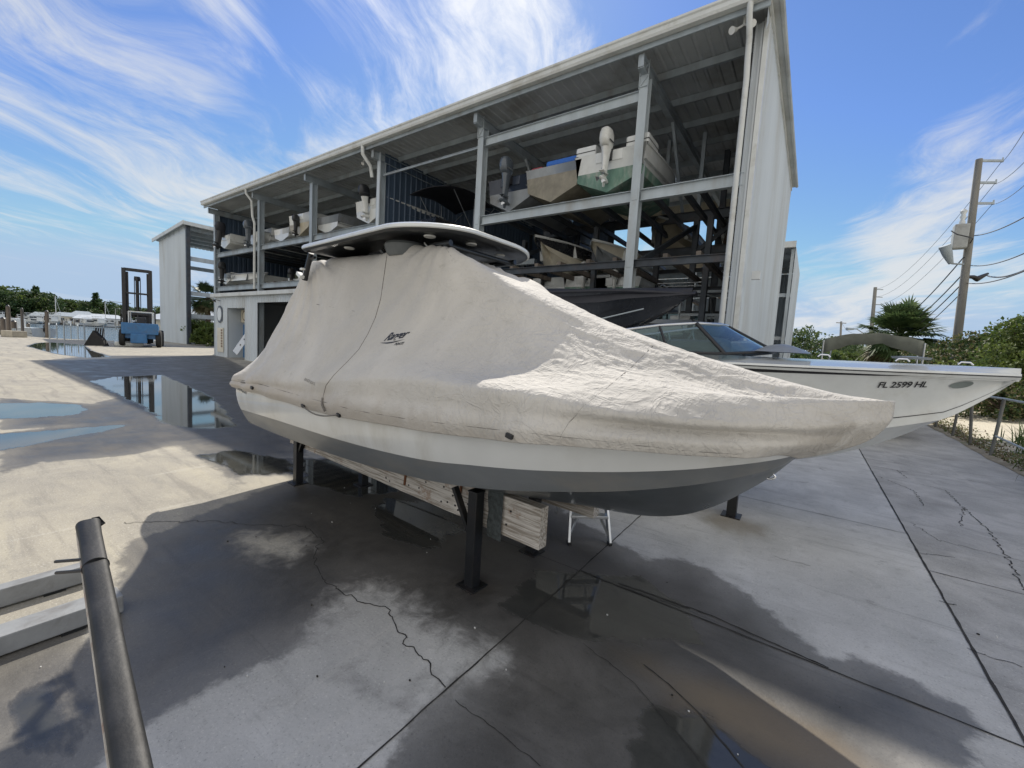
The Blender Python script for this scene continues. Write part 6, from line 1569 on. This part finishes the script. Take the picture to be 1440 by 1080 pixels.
for k, (x, y, H, n, m, lab) in enumerate(((3.95, 9.9, 1.15, 330, leaf_bright, 'tall bright green grass clump in front of the fence at the right edge'), (4.1, 8.9, 1.2, 330, leaf_bright, 'bright grass clump cut by the right edge of the picture'),
        (4.35, 10.9, .9, 200, leaf_mid, 'mid green grass behind the bright clump'), (3.85, 12.2, .6, 120, leaf_mid, 'small weedy tuft at the foot of the bent fence post'), (3.6, 10.6, .45, 160, leaf_dry, 'dry straw tuft on the slab edge'),
        (3.7, 9.0, .5, 180, leaf_dry, 'dry straw tuft low at the right edge'), (4.2, 13.8, .7, 120, leaf_mid, 'weeds growing among the sand by the middle posts'), (4.6, 15.5, .8, 140, leaf_mid, 'far weeds on the pale sand'), (4.0, 11.3, .55, 130, leaf_dry, 'dry stems between the two nearest fence posts'))):
    grass_clump(x, y, H, n, lab, 100 + k, m, .45)
def weed_c(g):
    y = g.uniform(7, 24); x = 3.45 + abs(g.normal()) * 1.6; return (x, y, .02 + g.uniform(0, .12) * g.random()), (0, 0, .4), 1.
lw = leaf_mesh('leaf_litter', 26000, weed_c, .06, [leaf_dry, leaf_dry, leaf_mid, bark], None, 9); tag(lw, 'dead leaves and low weeds strewn along the fence line', 'leaf litter', kind='stuff')
# plants and palmetto behind the end rack, seen in the gap
for k, (px_, d, H, Wd, lab) in enumerate(((284, 56, 2.2, 3.2, 'bright palmetto thicket in the gap beside the office'), (298, 52, 2.0, 3, 'green shrub tight against the office corner'), (283, 70, 3.4, 4.5, 'dark bush behind the palmetto thicket'))):
    x, y = rpos(px_, d); clump_tree('shrub', x, y, H, Wd, lab, 2200, .34, 90 + k, [leaf_bright, leaf_mid] if k < 2 else [leaf_dark, leaf_mid], .05, 'shrubs in the gap', clumps=20, cat='shrub')
x, y = rpos(288, 80); e = empty('grey_roof_house', (x, y, 0), .6, 'low house with a pale grey hip roof seen through the gap', 'house')
mb = MB(); mb.b2((-6, -4, 0), (6, 4, 2.6)); mb.build('wall', gelcream, e); mb = MB(); mb.add([(-6.6, -4.6, 2.6), (6.6, -4.6, 2.6), (6.6, 4.6, 2.6), (-6.6, 4.6, 2.6), (-2.5, 0, 4.5), (2.5, 0, 4.5)], [(0, 1, 5, 4), (1, 2, 5), (2, 3, 4, 5), (3, 0, 4)]); mb.build('roof', sheet_pale, e)
mb = MB(); mb.b2((-3, -4.05, .9), (-1.5, -3.98, 2.1)); mb.build('window', glass, e)

# ================================================================== far shore
fs = random.Random(4)
def far(px_, d=300): return rpos(px_, d)
SH = 12.
tl = []
for k in range(34):
    px_ = -20 + 255 * k / 33 + fs.uniform(-3, 3); d = fs.uniform(335, 380); x, y = far(px_, d)
    prof = np.interp(px_, [-20, 0, 20, 30, 60, 90, 120, 150, 170, 235], [15, 15, 17, 15, 14, 14.5, 13.5, 13, 12, 12])
    H = prof * fs.uniform(.85, 1.12); 
    tl.append((px_, d, H))
first = {}
for k, (px_, d, H) in enumerate(tl):
    x, y = far(px_, d); kind = k % 3
    if kind not in first:
        e = clump_tree('shore_tree', x, y, 12, 17, 'x', 3200, .85, 200 + kind, [[leaf_dark, leaf_mid], [leaf_dark, leaf_dark], [leaf_mid, leaf_bright, leaf_dark]][kind], .06, 'trees along the far shore', clumps=26)
        first[kind] = e; o_ = e
    else:
        o_ = copy_tree(first[kind])
    o_.location = (x, y, -.3); s = H / 12; o_.scale = (s * fs.uniform(1.0, 1.3), s * fs.uniform(1, 1.3), s); o_.rotation_euler.z = fs.uniform(0, 6)
    o_['label'] = ['rounded dark green tree on the far shore of the basin', 'very dark dense tree on the far shore of the basin', 'lighter yellow green tree on the far shore of the basin'][kind]
def conifer(px_, d, H, lab):
    x, y = far(px_, d); e = empty('shore_pine', (x, y, -.3), 0, lab, 'pine tree'); mb = MB(); mb.tube([(0, 0, 0), (0, 0, H)], [.35, .08], 8); mb.build('trunk', bark, e)
    def fc(g):
        z = H * (.30 + .7 * g.random()); r = (1 - z / H) * H * .17 + .4; a = g.random() * 6.28; q = g.uniform(.3, 1); lay = (math.sin(z * 2.4) * .3 + .8)
        return (r * q * lay * math.cos(a), r * q * lay * math.sin(a), z), (math.cos(a), math.sin(a), -.1), 1.
    leaf_mesh('crown', 900, fc, 1.3, leaf_dark, e, int(px_))
conifer(54, 340, 18.5, 'pointed dark pine standing above the left far shore trees'); conifer(137, 345, 18, 'tall pointed pine on the far shore left of the forklift mast'); conifer(141.5, 350, 15, 'shorter pine tight beside the tall one')
# marina houses, docks and moored boats on the far side
hw_ = [gelwhite, gelcream, gelgrey, sheet_pale]
def cottage(px_, d, Wd, H, m, lab, roofm=None):
    H *= .62
    x, y = far(px_, d); e = empty('waterfront_house', (x, y, -.3), math.atan2(y, x) + PI / 2, lab, 'house', 'houses along the far shore')
    mb = MB(); mb.b2((-Wd / 2, -4, 0), (Wd / 2, 4, H)); mb.build('wall', m, e)
    mb = MB(); mb.add([(-Wd / 2 - .5, -4.6, H), (Wd / 2 + .5, -4.6, H), (Wd / 2 + .5, 4.6, H), (-Wd / 2 - .5, 4.6, H), (-Wd / 2 + 2, 0, H + 2), (Wd / 2 - 2, 0, H + 2)], [(0, 1, 5, 4), (1, 2, 5), (2, 3, 4, 5), (3, 0, 4)]); mb.build('roof', roofm or steel_grey, e)
    for q in range(int(Wd / 3)):
        for sgn in (-1, 1):
            mb = MB(); xx = -Wd / 2 + 1.5 + q * 3; mb.b2((xx - .6, sgn * 4.05 - .03, H * .35), (xx + .6, sgn * 4.05 + .03, H * .75)); mb.build('window', solid('dark_window', (.03, .04, .05), .2), e)
for a in ((104, 318, 14, 6, gelcream, 'cream house in the middle of the far shore'), (118, 322, 9, 8, gelgrey, 'taller grey house right of the cream one'), (128, 315, 12, 5, gelwhite, 'white low house left of the forklift', sheet_pale),
          (150, 318, 14, 6.5, gelwhite, 'white house behind the forklift mast', sheet_pale), (60, 325, 8, 5, gelwhite, 'small white house among the left shore trees'), (212, 318, 14, 5, gelwhite, 'white house just left of the end rack building')):
    cottage(*a)
def motor_yacht(L, H, lab=None):
    e = empty('moored_boat', (0, 0, 0), 0, lab, 'boat', 'boats moored along the far shore')
    build_hull(e, hull_fn(L, L * .3, L * .13, 0, L * .1), gelwhite, gelwhite, gelwhite, n_=14)
    mb = MB(); mb.b2((L * .25, -L * .1, L * .13), (L * .62, L * .1, L * .13 + H * .45)); mb.build('cabin', gelwhite, e, bevel=.2)
    mb = MB(); mb.b2((L * .27, -L * .102, L * .13 + H * .18), (L * .60, L * .102, L * .13 + H * .33)); mb.build('cabin_window', solid('dark_window', (.03, .04, .05), .2), e)
    mb = MB(); mb.b2((L * .2, -L * .09, H * .9), (L * .45, L * .09, H * .94)); 
    mb.build('flybridge_top', gelwhite, e)
    for x in (L * .22, L * .43):
        for y in (-L * .08, L * .08):
            mb = MB(); mb.tube([(x, y, L * .13), (x, y, H * .9)], .06, 5); mb.build('top_post', alu, e)
    return e
ya1, ya2 = motor_yacht(14, 5.5), motor_yacht(8, 3.6)
ymarks = [(8, 'at the left edge of the far marina'), (18, 'left of the slim dark piling'), (26, 'behind the slim dark piling'), (36, 'right of the slim dark piling'), (44, 'below the small pine'), (58, 'left of the tall dark piling'), (66, 'behind the tall dark piling'), (74, 'right of the tall dark piling'), (84, 'with the long pale hull beside the hand rails'), (94, 'in front of the cream house'), (110, 'in front of the grey house'), (121, 'out on the water side of the dock'), (131, 'in front of the low white house'), (143, 'behind the left mast rail'), (168, 'seen through the forklift mast'), (186, 'seen above the forklift body'), (204, 'right of the forklift cab'), (218, 'beside the end rack wall')]
for k, (px_, where) in enumerate(ymarks):
    src = (ya1, ya2)[k % 2]; o_ = src if k < 2 else copy_tree(src); x, y = far(px_, 292 + 8 * fs.random()); o_.location = (x, y, -1.0); o_.rotation_euler.z = fs.choice((.1, -.2, PI, 1.5, 1.9)) + fs.uniform(-.3, .3); s = fs.uniform(.8, 1.15); o_.scale = (s, s, s)
    o_['label'] = ('white motor yacht ' if k % 2 == 0 else 'small white fishing boat ') + where
x0, y0 = far(-30, 300); x1, y1 = far(228, 300)
dk = empty('far_dock', (x0, y0, 0), math.atan2(y1 - y0, x1 - x0), 'long dark dock with pilings in front of the far boats', 'dock'); Ld = math.hypot(x1 - x0, y1 - y0)
mb = MB(); mb.b2((0, -1, -.3), (Ld, 1, .0)); mb.build('deck', wood_grey, dk)
for k in range(45):
    mb = MB(); xx = Ld * k / 44; mb.tube([(xx, -1, -2), (xx, -1, 1.6 + fs.random())], .22, 6); mb.build('piling', wood_grey, dk)
for px_, H, lab in ((81, 14, 'thin sailboat mast over the far trees'), (150, 13, 'white mast behind the forklift')):
    x, y = far(px_, 310); e = empty('sailboat_mast', (x, y, -1), 0, lab, 'mast'); mb = MB(); mb.tube([(0, 0, 0), (0, 0, H)], .16, 6); mb.build('mast', alu, e); mb = MB(); mb.tube([(0, 0, H * .95), (5, 2, 1)], .05, 4); mb.build('stay', steel_grey, e); mb = MB(); mb.b2((-3, -1, 0), (4, 1, 1.3)); mb.build('hull', gelwhite, e, bevel=.3)
# boats tied up close to the quay
q_ = rad(62, 462, 78); e = empty('moored_boat', (q_.x, q_.y, -1.0), PI + .55, 'white centre console boat moored by the quay behind the tall piling', 'boat', 'boats tied to the near quay')
build_hull(e, hull_fn(9.5, 2.9, 1.5, 0, 1.2), gelwhite, gelwhite, gelwhite, n_=20); outboard(e, -.05, .0, 1.5, 1.3, black_plastic, black_plastic)
mb = MB(); mb.b2((3.2, -.6, 1.4), (4.8, .6, 2.6)); mb.build('console', gelwhite, e, bevel=.1); mb = MB(); mb.b2((5.2, -1.1, 1.55), (7.6, 1.1, 2.2)); mb.build('cuddy', gelwhite, e, bevel=.2)
q_ = rad(24, 456, 80); e = empty('moored_boat', (q_.x, q_.y, -1.0), PI + .9, 'dark blue boat with a cover moored at the quay behind the slim piling', 'boat', 'boats tied to the near quay')
build_hull(e, hull_fn(8, 2.7, 1.5, 0, 1.1), mat('dark_blue_hull', (.02, .03, .07), .3), gelblack, tarp_black, n_=20); mb = MB(); mb.b2((2.2, -.9, 1.4), (5.0, .9, 2.8)); mb.build('cabin', gelwhite, e, bevel=.15); mb = MB(); mb.b2((1.8, -1.1, 3.3), (5.2, 1.1, 3.4)); mb.build('top', tarp_black, e)
for x in (2, 5):
    for y in (-1, 1):
        mb = MB(); mb.tube([(x, y, 1.5), (x, y, 3.3)], .04, 6); mb.build('top_post', alu, e)

# ================================================================== utility poles and wires
DP = 31.
base = rad(1343, 515, DP); top = rad(1377, 224, DP)
base.z = 0
up_ = empty('utility_pole', base, 0, 'tall weathered wooden utility pole with a transformer and a lamp, right of the palm', 'utility pole')
ld = top - base
polem = mat('pole_wood', (.20, .195, .175), .9, var=.25, scale=3, bump=.5, stretch=(1, 1, .1))
mb = MB(); mb.tube([(0, 0, 0), ld * .5, ld], [.19, .165, .13], 14); mb.build('pole', polem, up_, smooth=60)
RT = CR @ Vector((1, 0, 0)); RT.z = 0; RT.normalize()        # to the right across the view
def on_pole(py_):                                           # height on the pole for a pixel row
    t = (515 - py_) / (515 - 224); r_ = ray(1343 + 34 * t, py_); k = DP / math.hypot(r_.x, r_.y); return (CP + r_ * k) - base
for py_, L in ((226, 1.15), (257, .95), (286, .95)):
    a = on_pole(py_); mb = MB(); mb.beam(a, a + RT * L + Vector((0, 0, .06)), .09, .1); mb.tube([a + RT * L, a + RT * L + Vector((0, 0, .22))], [.05, .03], 8); mb.build('insulator_arm', steel_grey, up_)
a = on_pole(330); tr = MB(); c_ = a - RT * .50
tr.b2(c_ + Vector((-.27, -.25, -.72)), c_ + Vector((.27, .25, .45))); tb_ = tr.build('transformer_box', mat('transformer_grey', (.36, .37, .35), .5, dirt=(.2, .19, .17), dirt_amt=.4), up_, bevel=.05)
mb = MB(); mb.lathe([(.12, .0), (.16, .15), (.10, .3), (.16, .45), (.10, .6), (.18, .8), (.05, .95)], 12, Matrix.Translation(c_ + Vector((0, 0, .45))) @ Matrix.Scale(.8, 4)); mb.build('bushing', gelwhite, tb_, smooth=50)
mb = MB(); mb.tube([c_ - RT * .5 + Vector((0, -.1, .1)), c_ - RT * .35 + Vector((.05, -.45, -.15)), c_ + Vector((.2, -.5, -.28)), c_ + RT * .4 + Vector((.1, -.4, -.3)), a + Vector((0, -.2, -.45))], .025, 6); mb.build('jumper_wire', black_plastic, up_)
a = on_pole(372); mb = MB(); mb.tube([a, a - RT * .75, a - RT * .85 + Vector((0, 0, .1))], .04, 8); mb.tube([a - RT * .8, a - RT * 1.05 + Vector((0, 0, .45)), a - RT * 1.25 + Vector((0, 0, .85))], [.1, .2, .24], 12); mb.build('street_lamp_head', steel_grey, up_, smooth=40)
mb = MB(); mb.tube([on_pole(y_) + Vector((-.15, -.06, 0)) for y_ in (500, 440, 380)], .03, 8); mb.build('conduit', gelgrey, up_)
a = on_pole(389); mb = MB(); mb.tube([a, a + RT * .4, a + RT * .6 + Vector((0, 0, -.08)), a + RT * .9 + Vector((0, 0, .1)), a + RT * 1.1 + Vector((0, 0, .22))], [.06, .1, .14, .09, .05], 8); mb.build('splice_case', black_plastic, up_, smooth=50)
def wire(a, b, sag, r, lab, n_=24):
    e = MB(); pts = [a.lerp(b, t) + Vector((0, 0, -sag * 4 * t * (1 - t))) for t in np.linspace(0, 1, n_)]
    o_ = Vector(pts[0]); e.tube([p - o_ for p in pts], r, 5); ob = e.build('overhead_wire', black_plastic); ob.location = o_; return tag(ob, lab, 'wire', 'overhead wires')
def P_(py_, dx=0.): return base + on_pole(py_) + RT * dx
# towards us on the right side of the frame, away to the second pole on the left
d2 = 70.; b2_ = rad(1222, 512, d2); t2_ = rad(1231, 404, d2); b2_.z = 0
for (py_, dx, ex, ey, r, sag, lab) in ((226, 1.15, 1500, 75, .012, .3, 'thin top wire running off from the highest arm'), (257, .95, 1500, 158, .012, .3, 'thin wire running off from the second arm'), (286, .95, 1500, 200, .012, .3, 'thin wire running off from the third arm'),
        (331, .2, 1500, 268, .022, .25, 'black wire running off at transformer height'), (373, .2, 1500, 325, .020, .3, 'wire running off just below the pole lamp'), (386, 1.1, 1500, 345, .032, .35, 'thick twisted cable running off right of the splice case'), (398, .1, 1500, 352, .022, .3, 'lowest wire running off to the right')):
    wire(P_(py_, dx), CP + ray(ex, ey) * 19, sag, r, lab)
for (py_, dx, fr_, r, lab) in ((226, 1.1, .98, .012, 'thin top wire between the two poles'), (257, .9, .90, .012, 'second thin wire between the two poles'), (286, .9, .82, .012, 'third thin wire between the two poles'), (362, -.2, .55, .03, 'cable from just under the lamp to the far pole'), (384, -.1, .48, .03, 'thick cable below the lamp to the far pole'), (398, -.1, .42, .028, 'lower cable to the far pole'), (415, -.2, .36, .022, 'lowest cable to the far pole')):
    wire(P_(py_, dx), b2_.lerp(t2_, fr_), 1.4, r, lab)
e = empty('utility_pole', b2_, 0, 'second utility pole with a curved street lamp, left of the big palm', 'utility pole'); l2 = t2_ - b2_
mb = MB(); mb.tube([(0, 0, 0), l2], [.26, .18], 10); mb.build('pole', polem, e, smooth=60)
for f_ in (.98, .90, .82, .74):
    mb = MB(); mb.beam(l2 * f_, l2 * f_ + RT * 1.0, .08, .1); mb.build('insulator_arm', steel_grey, e)
mb = MB(); a = l2 * .42; mb.tube([a, a - RT * .8 + Vector((0, 0, .9)), a - RT * 1.9 + Vector((0, 0, 1.5)), a - RT * 2.4 + Vector((0, 0, 1.5))], .06, 8); mb.tube([a - RT * 2.3 + Vector((0, 0, 1.5)), a - RT * 3.2 + Vector((0, 0, 1.45))], [.12, .2], 8); mb.build('lamp_arm', steel_grey, e, smooth=50)
b3_ = rad(1181, 512, 130); b3_.z = 0; t3_ = rad(1183, 452, 130)
e = empty('utility_pole', b3_, 0, 'far small utility pole above the middle of the tree line', 'utility pole'); l3 = t3_ - b3_
mb = MB(); mb.tube([(0, 0, 0), l3], [.28, .2], 8); mb.build('pole', polem, e); mb = MB(); mb.beam(l3 * .97 - RT * 1.2, l3 * .97 + RT * 1.2, .15, .18); mb.build('cross_arm', polem, e)
wire(b2_.lerp(t2_, .55), t3_, 1.5, .03, 'wire from the second pole to the far small pole')
